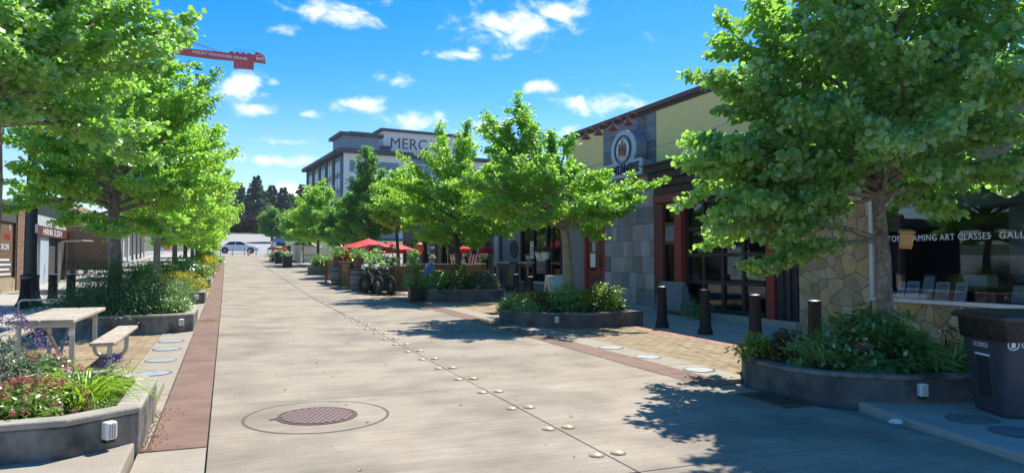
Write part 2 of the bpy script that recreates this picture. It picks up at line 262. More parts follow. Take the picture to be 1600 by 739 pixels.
# ---------------------------------------------------------------- object helpers
ORG = {}
def setp(o, label=None, cat=None, group=None, kind=None):
    if label: o['label'] = label
    if cat: o['category'] = cat
    if group: o['group'] = group
    if kind: o['kind'] = kind
    return o
def thing(name, label, cat, loc=(0, 0, 0), group=None):
    o = bpy.data.objects.new(name, None); o.empty_display_size = .2; C.objects.link(o); o.location = loc
    ORG[o.name] = Vector(loc); return setp(o, label, cat, group)
def link(name, me, parent=None, m=None):
    o = bpy.data.objects.new(name, me); C.objects.link(o)
    if m: me.materials.append(MATS[m]) if len(me.materials) == 0 else None
    if parent: o.parent = parent
    return o
def org(parent):
    v = Vector((0, 0, 0)); p = parent
    while p: v += Vector(p.location); p = p.parent
    return v
class MB:
    def __init__(s): s.v = []; s.f = []
    def add(s, vs, fs):
        b = len(s.v); s.v += [tuple(x) for x in vs]; s.f += [tuple(b + i for i in f) for f in fs]; return s
    def bx(s, x0, x1, y0, y1, z0, z1):
        return s.add([(x0, y0, z0), (x1, y0, z0), (x1, y1, z0), (x0, y1, z0), (x0, y0, z1), (x1, y0, z1), (x1, y1, z1), (x0, y1, z1)],
                     [(3, 2, 1, 0), (4, 5, 6, 7), (0, 1, 5, 4), (1, 2, 6, 5), (2, 3, 7, 6), (3, 0, 4, 7)])
    def cbox(s, x0, x1, y0, y1, z0, z1, c=.01):               # top edges chamfered
        return s.add([(x0, y0, z0), (x1, y0, z0), (x1, y1, z0), (x0, y1, z0), (x0, y0, z1 - c), (x1, y0, z1 - c), (x1, y1, z1 - c), (x0, y1, z1 - c),
                      (x0 + c, y0 + c, z1), (x1 - c, y0 + c, z1), (x1 - c, y1 - c, z1), (x0 + c, y1 - c, z1)],
                     [(8, 9, 10, 11), (0, 1, 5, 4), (1, 2, 6, 5), (2, 3, 7, 6), (3, 0, 4, 7), (4, 5, 9, 8), (5, 6, 10, 9), (6, 7, 11, 10), (7, 4, 8, 11)])
    def obox(s, c, sx, sy, sz, rz=0, rx=0, ry=0):
        M = Matrix.Translation(c) @ Matrix.Rotation(rz, 4, 'Z') @ Matrix.Rotation(ry, 4, 'Y') @ Matrix.Rotation(rx, 4, 'X')
        k = len(s.v); s.bx(-sx / 2, sx / 2, -sy / 2, sy / 2, -sz / 2, sz / 2)
        for i in range(k, len(s.v)): s.v[i] = tuple(M @ Vector(s.v[i]))
        return s
    def lathe(s, prof, c=(0, 0, 0), n=20, axis='Z', cap=True):
        vs = []
        for r, z in prof:
            for k in range(n):
                a = 2 * PI * k / n; p = (r * math.cos(a), r * math.sin(a), z)
                if axis == 'X': p = (p[2], p[0], p[1])
                if axis == 'Y': p = (p[1], p[2], p[0])
                vs.append((p[0] + c[0], p[1] + c[1], p[2] + c[2]))
        fs = []
        for j in range(len(prof) - 1):
            for k in range(n):
                k2 = (k + 1) % n; fs.append((j * n + k, j * n + k2, (j + 1) * n + k2, (j + 1) * n + k))
        if cap: fs += [tuple(range(n - 1, -1, -1)), tuple((len(prof) - 1) * n + k for k in range(n))]
        return s.add(vs, fs)
    def cyl(s, x, y, z0, z1, r0, r1=None, n=16): return s.lathe([(r0, z0), (r1 if r1 is not None else r0, z1)], (x, y, 0), n)
    def tube(s, pts, r, n=8, closed=False):
        pts = [Vector(p) for p in pts]; m = len(pts); rs = r if isinstance(r, (list, tuple)) else [r] * m
        vs = []; up = None
        for i, p in enumerate(pts):
            if closed: d = pts[(i + 1) % m] - pts[i - 1]
            else: d = pts[min(i + 1, m - 1)] - pts[max(i - 1, 0)]
            d.normalize()
            if up is None:
                up = d.orthogonal().normalized()
            up = (up - d * up.dot(d)); up = up.normalized() if up.length > 1e-5 else d.orthogonal().normalized()
            q = d.cross(up)
            for k in range(n):
                a = 2 * PI * k / n; vs.append(p + (up * math.cos(a) + q * math.sin(a)) * rs[i])
        fs = []
        for i in range(m if closed else m - 1):
            j = (i + 1) % m
            for k in range(n): k2 = (k + 1) % n; fs.append((i * n + k, i * n + k2, j * n + k2, j * n + k))
        if not closed: fs += [tuple(range(n - 1, -1, -1)), tuple((m - 1) * n + k for k in range(n))]
        return s.add(vs, fs)
    def prism(s, poly, z0, z1, f=None):                        # poly counter-clockwise; f maps (u,v,w) to world
        n = len(poly); f = f or (lambda u, v, w: (u, v, w))
        vs = [f(u, v, z0) for u, v in poly] + [f(u, v, z1) for u, v in poly]
        return s.add(vs, [tuple(range(n - 1, -1, -1)), tuple(range(n, 2 * n))] + [(i, (i + 1) % n, n + (i + 1) % n, n + i) for i in range(n)])
    def ring(s, po, pi, z0, z1):
        n = len(po)
        vs = [(*p, z0) for p in po] + [(*p, z1) for p in po] + [(*p, z0) for p in pi] + [(*p, z1) for p in pi]; fs = []
        for i in range(n):
            j = (i + 1) % n
            fs += [(i, j, n + j, n + i), (n + i, n + j, 3 * n + j, 3 * n + i), (3 * n + i, 3 * n + j, 2 * n + j, 2 * n + i), (2 * n + i, 2 * n + j, j, i)]
        return s.add(vs, fs)
    def mesh(s, name, o=Vector((0, 0, 0))):
        me = bpy.data.meshes.new(name); me.from_pydata([(v[0] - o[0], v[1] - o[1], v[2] - o[2]) for v in s.v], [], s.f); me.update(); return me
    def build(s, name, m, parent=None, smooth=False, bevel=0, seg=1, fix=True):
        me = s.mesh(name, org(parent)); me.materials.append(MATS[m])
        if fix:
            b = bmesh.new(); b.from_mesh(me); bmesh.ops.recalc_face_normals(b, faces=b.faces); b.to_mesh(me); b.free()
        if smooth:
            me.polygons.foreach_set('use_smooth', [True] * len(me.polygons))
            try: me.set_sharp_from_angle(angle=math.radians(40))
            except Exception: pass
        o = bpy.data.objects.new(name, me); C.objects.link(o); o.parent = parent
        if bevel:
            md = o.modifiers.new('bevel', 'BEVEL'); md.width = bevel; md.segments = seg; md.limit_method = 'ANGLE'; md.angle_limit = math.radians(40)
        return o
def copy_tree(o, parent=None):
    c = o.copy(); C.objects.link(c); c.parent = parent
    for ch in list(o.children): copy_tree(ch, c)
    return c
def relabel(o, label): o['label'] = label; return o
ORD = ['nearest', 'second', 'third', 'fourth', 'fifth', 'sixth', 'seventh', 'eighth', 'ninth', 'tenth', 'eleventh', 'twelfth', 'thirteenth', 'fourteenth', 'fifteenth', 'sixteenth']
_dg = None
def text(name, s, size, M, m, parent, ext=.004, spacing=1.0, align='LEFT', sx=1.0, bold=0.0):
    cu = bpy.data.curves.new(name, 'FONT'); cu.body = s; cu.size = size; cu.extrude = ext; cu.space_character = spacing; cu.align_x = align; cu.offset = bold
    cu.resolution_u = 3
    o = bpy.data.objects.new(name, cu); C.objects.link(o); bpy.context.view_layer.update()
    me = bpy.data.meshes.new_from_object(o.evaluated_get(bpy.context.evaluated_depsgraph_get())); bpy.data.objects.remove(o)
    M = Matrix.Translation(-org(parent)) @ M @ Matrix.Diagonal((sx, 1, 1, 1)); me.transform(M); me.materials.clear(); me.materials.append(MATS[m])
    return link(name, me, parent)
def M_faceX(x, y, z):   # text plane facing -X: reads towards -Y
    return Matrix.Translation((x, y, z)) @ Matrix(((0, 0, -1, 0), (-1, 0, 0, 0), (0, 1, 0, 0), (0, 0, 0, 1)))
def M_facepX(x, y, z):  # text plane facing +X: reads towards +Y
    return Matrix.Translation((x, y, z)) @ Matrix(((0, 0, 1, 0), (1, 0, 0, 0), (0, 1, 0, 0), (0, 0, 0, 1)))
def M_faceY(x, y, z):   # text plane facing -Y: reads towards +X
    return Matrix.Translation((x, y, z)) @ Matrix(((1, 0, 0, 0), (0, 0, -1, 0), (0, 1, 0, 0), (0, 0, 0, 1)))

# ---------------------------------------------------------------- leaves (numpy)
T_HEART = (np.array([(0, 0, 0), (.34, -.06, .07), (.52, .3, .12), (.36, .72, .07), (0, 1, -.04), (-.34, -.06, .07), (-.52, .3, .12), (-.36, .72, .07)]), [(0, 1, 2, 3, 4), (0, 4, 7, 6, 5)])
T_FAN = (np.array([(0, 0, 0), (.5, .5, .12), (.34, .86, .08), (0, .82, 0), (-.5, .5, .12), (-.34, .86, .08)]), [(0, 1, 2, 3), (0, 3, 5, 4)])
T_KITE = (np.array([(0, 0, 0), (.3, .42, .07), (0, 1, 0), (-.3, .42, .07)]), [(0, 1, 2), (0, 2, 3)])
T_WIDE = (np.array([(0, 0, 0), (.42, .45, .1), (0, .9, 0), (-.42, .45, .1)]), [(0, 1, 2), (0, 2, 3)])
T_NEEDLE = (np.array([(0, 0, 0), (.09, .5, .02), (0, 1, 0), (-.09, .5, .02)]), [(0, 1, 2), (0, 2, 3)])
def nrm(a): return a / np.maximum(np.linalg.norm(a, axis=1, keepdims=True), 1e-6)
def leaf_frames(P, N, T):
    N = nrm(N); T = T - N * (T * N).sum(1, keepdims=True); T = nrm(T); return np.cross(T, N), T, N
def leaf_mesh(name, P, N, T, Sz, tmpl, m, parent=None):
    X, T, N = leaf_frames(P, N, T); tv, tf = tmpl; k = len(tv); n = len(P); o = np.array(org(parent))
    V = (P - o)[:, None] + Sz[:, None, None] * (tv[None, :, 0:1] * X[:, None] + tv[None, :, 1:2] * T[:, None] + tv[None, :, 2:3] * N[:, None])
    V = V.reshape(-1, 3); ff = np.array(tf); w = ff.shape[1]
    Fi = (np.arange(n)[:, None, None] * k + ff[None]).reshape(-1, w)
    me = bpy.data.meshes.new(name); me.vertices.add(len(V)); me.vertices.foreach_set('co', V.astype(np.float32).ravel())
    me.loops.add(Fi.size); me.loops.foreach_set('vertex_index', Fi.astype(np.int32).ravel())
    me.polygons.add(len(Fi)); me.polygons.foreach_set('loop_start', np.arange(0, Fi.size, w, dtype=np.int32))
    me.update(calc_edges=True); me.materials.append(MATS[m])
    ob = bpy.data.objects.new(name, me); C.objects.link(ob); ob.parent = parent; ob['kind'] = 'stuff'; return ob
CAMP = np.array((0, 0, 1.55))
def leaf_parts(P, N, T, Sz, tmpl, m, parent, count=300):
    """the leaves nearest the street side as single parts; returns the mask of the others"""
    d = np.linalg.norm(P - CAMP, axis=1)
    f = nrm(P - CAMP); ca = np.array((math.sin(.3826), math.cos(.3826), 0)); vis = (f @ ca) > math.cos(math.radians(38))
    idx = np.argsort(np.where(vis, d, 1e9))[:count]
    tv, tf = tmpl; me = bpy.data.meshes.new('leaf'); me.from_pydata([tuple(v) for v in tv], [], [tuple(f_) for f_ in tf]); me.materials.append(MATS[m])
    X, T2, N2 = leaf_frames(P, N, T); o = np.array(org(parent))
    for i in idx:
        ob = bpy.data.objects.new('leaf', me); C.objects.link(ob); ob.parent = parent
        M = Matrix.Identity(4)
        for r in range(3): M[r][0] = X[i][r] * Sz[i]; M[r][1] = T2[i][r] * Sz[i]; M[r][2] = N2[i][r] * Sz[i]; M[r][3] = P[i][r] - o[r]
        ob.matrix_local = M
    keep = np.ones(len(P), bool); keep[idx] = False; return keep

def tree(name, label, X, Y, prof, nb, nl, ls, tmpl, lm, bark, tr, seed, group, lean=(0, 0), clear=1.7, single=0, z0=None, up=.55, sub=8, cat='tree', droop=.25, extra=()):
    rg = np.random.default_rng(seed); z0 = gz(Y) + .25 if z0 is None else z0
    nl = int(nl * 1.65); root = thing(name, label, cat, (X, Y, z0), group)
    H = prof[-1][0]; zs = [p[0] for p in prof]; rs_ = [p[1] for p in prof]
    ax = lambda z: np.array((X + lean[0] * max(0, (z - clear) / (H - clear)) ** 1.3, Y + lean[1] * max(0, (z - clear) / (H - clear)) ** 1.3, z0 + z))
    tk = MB(); br = MB()
    pts = []; rr = []
    for i in range(9):
        z = -.3 + (H * .92 + .3) * i / 8; a = ax(z); j = 0 if i < 3 else .06
        pts.append((a[0] + rg.normal() * j, a[1] + rg.normal() * j, a[2])); rr.append(tr * (1.18 if i == 0 else (1 - .88 * (i / 8) ** .8)))
    # finer lower trunk
    tk.tube(pts, rr, 12)
    segs = []
    zlist = []
    area = np.array(rs_) + .15
    for k in range(nb):
        u = (k + .5) / nb; cum = np.concatenate([[0], np.cumsum((area[1:] + area[:-1]) / 2 * np.diff(zs))]); zt = np.interp(u * cum[-1], cum, zs)
        zlist.append((zt, k * 2.39996 + rg.normal() * .25, np.interp(zt, zs, rs_) * rg.uniform(.68, .95)))
    for (zt, an, R) in extra: zlist.append((zt, an, R))
    for zt, an, R in zlist:
        zb = clear + (zt - clear) * (1 - up) if zt > clear else clear * .98
        if zt < clear + .5: zb = clear - .25 + .9 * abs(math.sin(an * 37.7))
        zb = min(zb, H * .9); b = ax(zb); e = ax(zt) * 1.0; d = np.array((math.cos(an), math.sin(an), 0.)); e = e + d * R + np.array((0, 0, rg.normal() * .12))
        c = b * .5 + e * .5 + np.array((0, 0, .12 * R)) + rg.normal(size=3) * .06
        q = [(1 - t) ** 2 * b + 2 * t * (1 - t) * c + t * t * e for t in np.linspace(0, 1, 6)]
        r0 = tr * (.11 + .085 * R); br.tube([tuple(x) for x in q], [r0 * (1 - .85 * t) + .004 for t in np.linspace(0, 1, 6)], 5)
        ln = np.linalg.norm(e - b)
        segs.append((q[3], q[5] + (q[5] - q[4]) * .2, .8))
        for s in range(sub):
            t = .28 + .7 * (s + rg.random()) / sub; st = (1 - t) ** 2 * b + 2 * t * (1 - t) * c + t * t * e
            yaw = (1 if s % 2 else -1) * rg.uniform(.45, 1.1); dv = (e - b) / ln
            dd = np.array((dv[0] * math.cos(yaw) - dv[1] * math.sin(yaw), dv[0] * math.sin(yaw) + dv[1] * math.cos(yaw), dv[2] * .6 + rg.normal() * .22 + .08)); dd /= np.linalg.norm(dd)
            L = max(.25, min(ln * rg.uniform(.25, .5) * (1.15 - .6 * t), R * .55 + .3)); en = st + dd * L
            segs.append((st, en, 1.0)); br.tube([tuple(st), tuple(st * .5 + en * .5 + (0, 0, .02)), tuple(en)], [r0 * .3 + .003, r0 * .2 + .003, .003], 3)
    A = np.array([s[0] for s in segs]); B = np.array([s[1] for s in segs]); w = np.linalg.norm(B - A, axis=1) * np.array([s[2] for s in segs]); w /= w.sum()
    si = rg.choice(len(segs), nl, p=w); t = rg.beta(1.5, 1.0, nl)[:, None]; D = nrm(B - A)[si]
    sp = ls * 1.25
    P = A[si] + (B - A)[si] * t + rg.normal(size=(nl, 3)) * np.array((sp, sp, sp * .55)) * (1.1 - .5 * t)
    cen = np.array((X + lean[0] * .5, Y + lean[1] * .5, z0 + (clear + H) / 2)); out = nrm(P - cen)
    N = np.array((0, 0, 1.)) * .75 + out * .45 + rg.normal(size=(nl, 3)) * .62
    T = D * .5 + out * .5 + rg.normal(size=(nl, 3)) * .6 + np.array((0, 0, -droop))
    Sz = ls * rg.uniform(.65, 1.25, nl)
    tk.build('trunk', bark, root, smooth=True); bo = br.build('branches', bark, root, smooth=True, fix=False); bo['kind'] = 'stuff'
    if single:
        k = leaf_parts(P, N, T, Sz, tmpl, lm, root, single); P, N, T, Sz = P[k], N[k], T[k], Sz[k]
    leaf_mesh('crown', P, N, T, Sz, tmpl, lm, root)
    return root

def shrub(name, label, X, Y, z0, rx, ry, h, nl, ls, tmpl, lm, seed, group=None, cat='shrub', clumps=26, flowers=None, upright=0.0, spiky=0.0, rz=0, fl_top=True, loose=.2):
    rg = np.random.default_rng(seed); root = thing(name, label, cat, (X, Y, z0), group)
    u = rg.normal(size=(clumps, 3)); u[:, 2] = np.abs(u[:, 2]); u = nrm(u); rad = rg.uniform(.45, .95, clumps)[:, None]
    cc = u * rad * np.array((rx, ry, h)); cr = rg.uniform(.2, .36, clumps)
    ci = rg.integers(0, clumps, nl); v = nrm(rg.normal(size=(nl, 3))) * (rg.random((nl, 1)) ** .4)
    sc = np.array((rx, ry, h)); P = cc[ci] + v * cr[ci][:, None] * np.array((rx + ry, rx + ry, (rx + ry) * .8)) * .62 + rg.normal(size=(nl, 3)) * loose * ls
    P[:, 2] = np.abs(P[:, 2]) * (1 - .0)
    if rz:
        c_, s_ = math.cos(rz), math.sin(rz); P = np.stack([P[:, 0] * c_ - P[:, 1] * s_, P[:, 0] * s_ + P[:, 1] * c_, P[:, 2]], 1)
    out = nrm(P + np.array((0, 0, .2 * h)))
    N = out * .8 + np.array((0, 0, .5)) + rg.normal(size=(nl, 3)) * .5
    T = out * .8 + rg.normal(size=(nl, 3)) * .5 + np.array((0, 0, upright))
    P = P + np.array((X, Y, z0))
    leaf_mesh('foliage', P, N, T, ls * rg.uniform(.6, 1.3, nl), tmpl, lm, root)
    st = MB()
    for k in range(min(clumps, 16)):
        e = cc[k] * .9
        if rz: e = np.array((e[0] * math.cos(rz) - e[1] * math.sin(rz), e[0] * math.sin(rz) + e[1] * math.cos(rz), e[2]))
        st.tube([(X + e[0] * .15, Y + e[1] * .15, z0 - .05), (X + e[0] * .5, Y + e[1] * .5, z0 + e[2] * .65), (X + e[0], Y + e[1], z0 + e[2])], [.014, .01, .004], 4)
    st.build('stems', 'bark_dark', root, fix=False)['kind'] = 'stuff'
    if flowers:
        fm, fn, fs, per = flowers
        q = rg.normal(size=(fn, 3)); q[:, 2] = np.abs(q[:, 2]) * (1.6 if fl_top else .8); q = nrm(q)
        cp = q * np.array((rx, ry, h)) * rg.uniform(.95, 1.12, (fn, 1)) + np.array((X, Y, z0))
        P2 = np.repeat(cp, per, 0) + rg.normal(size=(fn * per, 3)) * fs * .8
        N2 = rg.normal(size=(fn * per, 3)) + np.array((0, 0, 1)); T2 = rg.normal(size=(fn * per, 3))
        leaf_mesh('blossoms', P2, N2, T2, np.full(fn * per, fs), T_WIDE, fm, root)
    return root
# ================================================================ SETTING: ground and pavements
def ycuts(y0, y1, step=4.0):
    n = max(1, int(math.ceil((y1 - y0) / step))); ys = [y0 + (y1 - y0) * i / n for i in range(n + 1)]
    ys += [k for k in YS if y0 < k < y1]; return sorted(set(round(y, 4) for y in ys))
def sheet(mb, x0, x1, y0, y1, dz, th=None, step=4.0):
    ys = ycuts(y0, y1, step); n = len(ys)
    vs = [(x, y, gz(y) + dz) for y in ys for x in (x0, x1)]
    fs = [(2 * i, 2 * i + 1, 2 * i + 3, 2 * i + 2) for i in range(n - 1)]
    if th:
        vs += [(x, y, gz(y) + dz - th) for y in ys for x in (x0, x1)]; o = 2 * n
        fs += [(o + 2 * i, 2 * i, 2 * i + 2, o + 2 * i + 2) for i in range(n - 1)] + [(2 * i + 1, o + 2 * i + 1, o + 2 * i + 3, 2 * i + 3) for i in range(n - 1)]
        fs += [(0, o, o + 1, 1), (2 * n - 2, 2 * n - 1, o + 2 * n - 1, o + 2 * n - 2)]
    return mb.add(vs, fs)
def structure(name, mb, m, label=None, **k):
    o = mb.build(name, m, None, **k); o['kind'] = 'structure'
    if label: o['label'] = label
    return o
mb = MB(); gy = sorted(set(ycuts(-80, 300, 10) + [900])); gx = [-900, -60, -12, -7, 0, 11, 16, 60, 900]
vs = [(x, y, gz(y) - .06) for y in gy for x in gx]; nx_ = len(gx)
mb.add(vs, [(j * nx_ + i, j * nx_ + i + 1, (j + 1) * nx_ + i + 1, (j + 1) * nx_ + i) for j in range(len(gy) - 1) for i in range(nx_ - 1)])
ground = structure('ground', mb, 'ground_mat')
def slab_piece(name, parent, x0, x1, y0, y1, m, g=.006, th=.05, dz=0.0, bev=.004):
    q = MB(); sheet(q, x0 + g, x1 - g, y0 + g, y1 - g, dz, th); return q.build(name, m, parent, bevel=bev)
# concrete roadway of big slabs
RX0, RX1, SEAM = -.12, 5.22, 2.74
mb = MB(); sheet(mb, RX0, RX1, -12, 88, -.022)
road = structure('roadway', mb, 'joint_dark')
ROWS = [-12, -6, -2.3, 1.05] + [4.4 + 3.35 * k for k in range(26)]
rgp = random.Random(5)
for a, b in zip(ROWS[:-1], ROWS[1:]):
    for x0, x1 in ((RX0, SEAM), (SEAM, RX1)):
        slab_piece('concrete_slab', road, x0, x1, a, b, 'concrete_road', g=.007 if b < 20 else .012, dz=rgp.uniform(-.002, .002))
# red bands and pale utility bands on either side
def band(name, x0, x1, ys, base, m, piece):
    q = MB(); sheet(q, x0, x1, ys[0], ys[-1], -.024); o = structure(name, q, base)
    for a, b in zip(ys[:-1], ys[1:]): slab_piece(piece, o, x0, x1, a, b, m, g=.003, dz=rgp.uniform(-.001, .003))
    return o
ys_l = [6.2, 8.05] + [11.1 + 3.35 * k for k in range(19)]
band('red_paving_band', -.55, RX0 - .002, ys_l, 'joint_dark', 'red_concrete', 'band_slab')
band('red_paving_band', RX1 + .002, 5.66, [6.9, 7.75] + [11.1 + 3.35 * k for k in range(19)], 'joint_dark', 'red_concrete', 'band_slab')
band('pale_paving_band', -1.1, -.558, [6.2 + 1.2 * k for k in range(22)] + [80], 'joint_dark', 'band_concrete', 'band_slab')
band('pale_paving_band', 5.668, 6.18, [7.2 + 1.2 * k for k in range(21)] + [80], 'joint_dark', 'band_concrete', 'band_slab')
q = MB(); sheet(q, -.61, RX0 - .004, -12, 6.195, -.004); structure('gutter_apron', q, 'band_concrete')
q = MB(); sheet(q, RX1 + .004, 5.64, -12, 6.895, -.004); structure('gutter_apron', q, 'concrete_road')
# brick plazas: the nearer bricks one by one, the rest joined
def plaza(name, x0, x1, y0, y1, bw, bl, m, single_box, border=None):
    q = MB(); sheet(q, x0, x1, y0, y1, -.02); o = structure(name, q, 'mortar')
    me = None; rest = MB(); n = 0; g = .004
    cells = []
    bw = (x1 - x0) / round((x1 - x0) / bw); i = 0; x = x0
    while x + bw <= x1 + .001:
        y = y0 - (bl / 2 if i % 2 else 0)
        while y < y1 - .02:
            cells.append((x, max(y, y0), min(y + bl, y1))); y += bl
        x += bw; i += 1
    px0, px1, py0, py1 = single_box
    cells.sort(key=lambda c: (not (px0 <= c[0] <= px1 and py0 <= c[1] <= py1), c[1]))
    for (x, ya, yb) in cells:
        ym = (ya + yb) / 2; z = gz(ym) + rgp.uniform(-.003, .002); full = abs((yb - ya) - bl) < .01
        if n < 290 and full:
            if me is None: me = MB().cbox(-bw / 2 + g, bw / 2 - g, -bl / 2 + g, bl / 2 - g, -.04, 0, .005).mesh('brick'); me.materials.append(MATS[m])
            b = bpy.data.objects.new('brick', me); C.objects.link(b); b.parent = o; b.location = (x + bw / 2, ym, z); b.rotation_euler = (rgp.uniform(-.006, .006) + .0125, rgp.uniform(-.008, .008), 0); n += 1
        else:
            k = len(rest.v); rest.bx(x + g, x + bw - g, ya + g, yb - g, z - .04, z)
    r = rest.build('bricks_beyond', m, o, fix=False); r['kind'] = 'stuff'
    return o
plaza('brick_plaza', -4.2, -1.108, 9.0, 14.8, .142, .30, 'paver', (-2.9, -1.1, 9.3, 14.8))
plaza('brick_plaza', 6.188, 7.9, 7.6, 13.4, .13, .27, 'paver', (6.1, 8, 7.9, 13.4))
plaza('brick_border', 7.908, 8.3, 7.6, 13.4, .13, .27, 'paver_red', (7.9, 8.3, 7.9, 13.4))
plaza('brick_plaza', 6.188, 8.3, 17.4, 21.2, .21, .42, 'paver', (6.1, 8.3, 17.4, 20))
q = MB(); sheet(q, -7.3, -4.2, -12, 88, -.006); sheet(q, -4.2, -1.108, 14.81, 88, -.006); structure('left_pavement', q, 'sidewalk')
q = MB(); sheet(q, -4.2, -.63, -12, 8.99, .095, .14); structure('corner_pavement', q, 'band_concrete', bevel=.015, seg=2)
q = MB(); sheet(q, 6.188, 8.3, 21.3, 88, -.006); structure('right_terrace', q, 'sidewalk')
# shaded sidewalk along the right hand buildings, in slabs
q = MB(); sheet(q, 8.308, 11.0, -12, 88, -.026); rw = structure('right_pavement', q, 'joint_dark')
for i in range(-2, 24):
    for k in range(2): slab_piece('pavement_slab', rw, 8.31 + k * 1.34, 8.31 + (k + 1) * 1.34, 1.4 + 1.5 * i, 2.9 + 1.5 * i, 'sidewalk', g=.005)
q = MB(); sheet(q, 8.31, 11.0, 37.5, 88, .0); o = q.build('pavement_beyond', 'sidewalk', rw)
# kerbed corner at the lower right
q = MB(); q.prism([(5.45, -12), (8.3, -12), (8.3, 6.9), (6.35, 6.9), (6.1, 5.62), (5.86, 4.95), (5.66, 4.1), (5.45, 3.2)], -.2, .112)
structure('corner_kerb', q, 'sidewalk', bevel=.03, seg=3)
# cross street, hill road beyond
q = MB(); sheet(q, -80, 90, 88.02, 97, -.03); structure('cross_street', q, 'far_asphalt')
q = MB(); sheet(q, -4.5, 8, 97.02, 230, .0); structure('hill_road', q, 'far_asphalt')
q = MB(); sheet(q, -200, -4.52, 97.5, 420, -.01); sheet(q, 8.02, 200, 97.5, 420, -.01); sheet(q, -4.52, 8.02, 158, 420, .02); structure('hillside', q, 'grass_far')
q = MB(); sheet(q, -3, 9, 80, 88.0, .012, .1); structure('crossing_pavement', q, 'sidewalk')
# scattered dry leaves and dirt
q = MB(); rl = random.Random(11)
for i in range(70):
    x = rl.uniform(.2, 5.2); y = rl.uniform(4.6, 16); a = rl.uniform(0, 6); s = rl.uniform(.012, .03); z = gz(y) + .006
    if i < 6: x, y, s = ((2.24, 6.95), (2.36, 9.11), (3.6, 8.2), (.6, 9.5), (4.4, 8.9), (1.2, 10.3))[i] + (.028,); z = gz(y) + .006
    q.add([(x - s * math.cos(a), y - s * math.sin(a), z), (x + s * .5 * math.sin(a), y - s * .5 * math.cos(a), z + .008), (x + s * math.cos(a), y + s * math.sin(a), z + .002), (x - s * .5 * math.sin(a), y + s * .5 * math.cos(a), z + .01)], [(0, 1, 2, 3)])
o = q.build('dry_leaves', 'dry_leaf', fix=False); setp(o, 'small yellowed leaves scattered over the concrete roadway', None, None, 'stuff')
q = MB()
for i in range(380):
    t = rl.random(); x = -.6 + rl.expovariate(1 / (.035 + .03 * t)); y = 6.2 + 1.6 * t * t; s = rl.uniform(.003, .009); z = gz(y) + .004
    q.lathe([(s, 0), (s * .7, s * .5), (.0005, s * .7)], (x, y, z), 5, cap=False)
for i in range(160):
    x = rl.gauss(-.35, .09); y = 17.4 + rl.gauss(0, .18); s = rl.uniform(.01, .025); q.lathe([(s, 0), (.0005, s * .5)], (x, y, gz(y) + .004), 5, cap=False)
o = q.build('dirt_litter', 'dirt', fix=False); setp(o, 'brown dirt and bark crumbs gathered on the red band', None, None, 'stuff')

# ================================================================ planters
def inset(poly, d):
    n = len(poly); out = []
    for i in range(n):
        p0, p1, p2 = Vector((*poly[i - 1], 0)), Vector((*poly[i], 0)), Vector((*poly[(i + 1) % n], 0))
        a = (p1 - p0).normalized(); b = (p2 - p1).normalized(); na = Vector((-a.y, a.x, 0)); nb = Vector((-b.y, b.x, 0)); m = (na + nb)
        m = m / max(.3, m.length_squared) * 2 if m.length_squared > 0 else na
        q_ = p1 + m * d * (1.0); out.append((q_.x, q_.y))
    return out
def planter(label, poly, h, z0=None, lights=(), wall='planter_concrete', cap='coping', w=.17, group='raised concrete planters along the street', name='planter'):
    cx = sum(p[0] for p in poly) / len(poly); cy = sum(p[1] for p in poly) / len(poly); z0 = gz(cy) if z0 is None else z0
    root = thing(name, label, 'planter', (cx, cy, z0), group)
    inn = inset(poly, w)
    MB().ring(poly, inn, z0 - .25, z0 + h - .05).build('wall', wall, root, bevel=.012)
    MB().ring(inset(poly, -.006), inset(poly, w + .005), z0 + h - .05, z0 + h).build('coping', cap, root, bevel=.018, seg=3)
    MB().prism(inset(poly, w * .9), z0 + .0, z0 + h - .07).build('soil', 'soil', root)
    for (lx, ly, ang) in lights:
        M = Matrix.Translation((lx, ly, z0 + h * .52)) @ Matrix.Rotation(ang, 4, 'Z')
        q = MB().bx(-.045, .045, -.075, -.002, -.062, .07); q.v = [tuple(M @ Vector(v)) for v in q.v]; f = q.build('light_fixture', 'white_plastic', root, bevel=.018, seg=3)
        q = MB().bx(-.034, .034, -.055, -.004, -.085, -.0625); q.v = [tuple(M @ Vector(v)) for v in q.v]; q.build('lamp_base', 'lamp_black', f)
        q = MB()
        for k in range(3): q.bx(-.02 + k * .018, -.014 + k * .018, -.0765, -.0745, -.05, .05)
        q.v = [tuple(M @ Vector(v)) for v in q.v]; q.build('lamp_grille', 'band_concrete', f)
    return root
# left foreground
PL1 = planter('octagonal pale concrete planter in the left foreground holding lavender and daylilies', [(-1.03, 5.83), (-.6, 6.17), (-.6, 7.62), (-1.02, 8.35), (-3.0, 8.5), (-3.6, 7.6), (-3.6, 6.5), (-2.9, 5.8)], .27, .17, [(-.80, 6.0, .67)])
PLL = [PL1]
lbl = ['grey octagonal planter behind the picnic table, filled with dark rosemary', 'planter of yellow flowers just beyond the rosemary planter', 'fourth planter along the left edge of the road, past the yellow flowers', 'fifth planter along the left edge of the road', 'sixth planter on the left edge, small and far up the street', 'farthest planter on the left edge of the road']
for i, l in enumerate(lbl):
    y = 14.86 + 8.25 * i - (.0 if i == 0 else .3)
    PLL.append(planter(l, [(-1.08, y), (-.57, y + .32), (-.57, y + 2.6), (-1.08, y + 3.1), (-3.0, y + 3.1), (-3.5, y + 2.6), (-3.5, y + .5), (-3.0, y + .12)], .34, None, [(-.80, y + .16, .56)] if i < 3 else []))
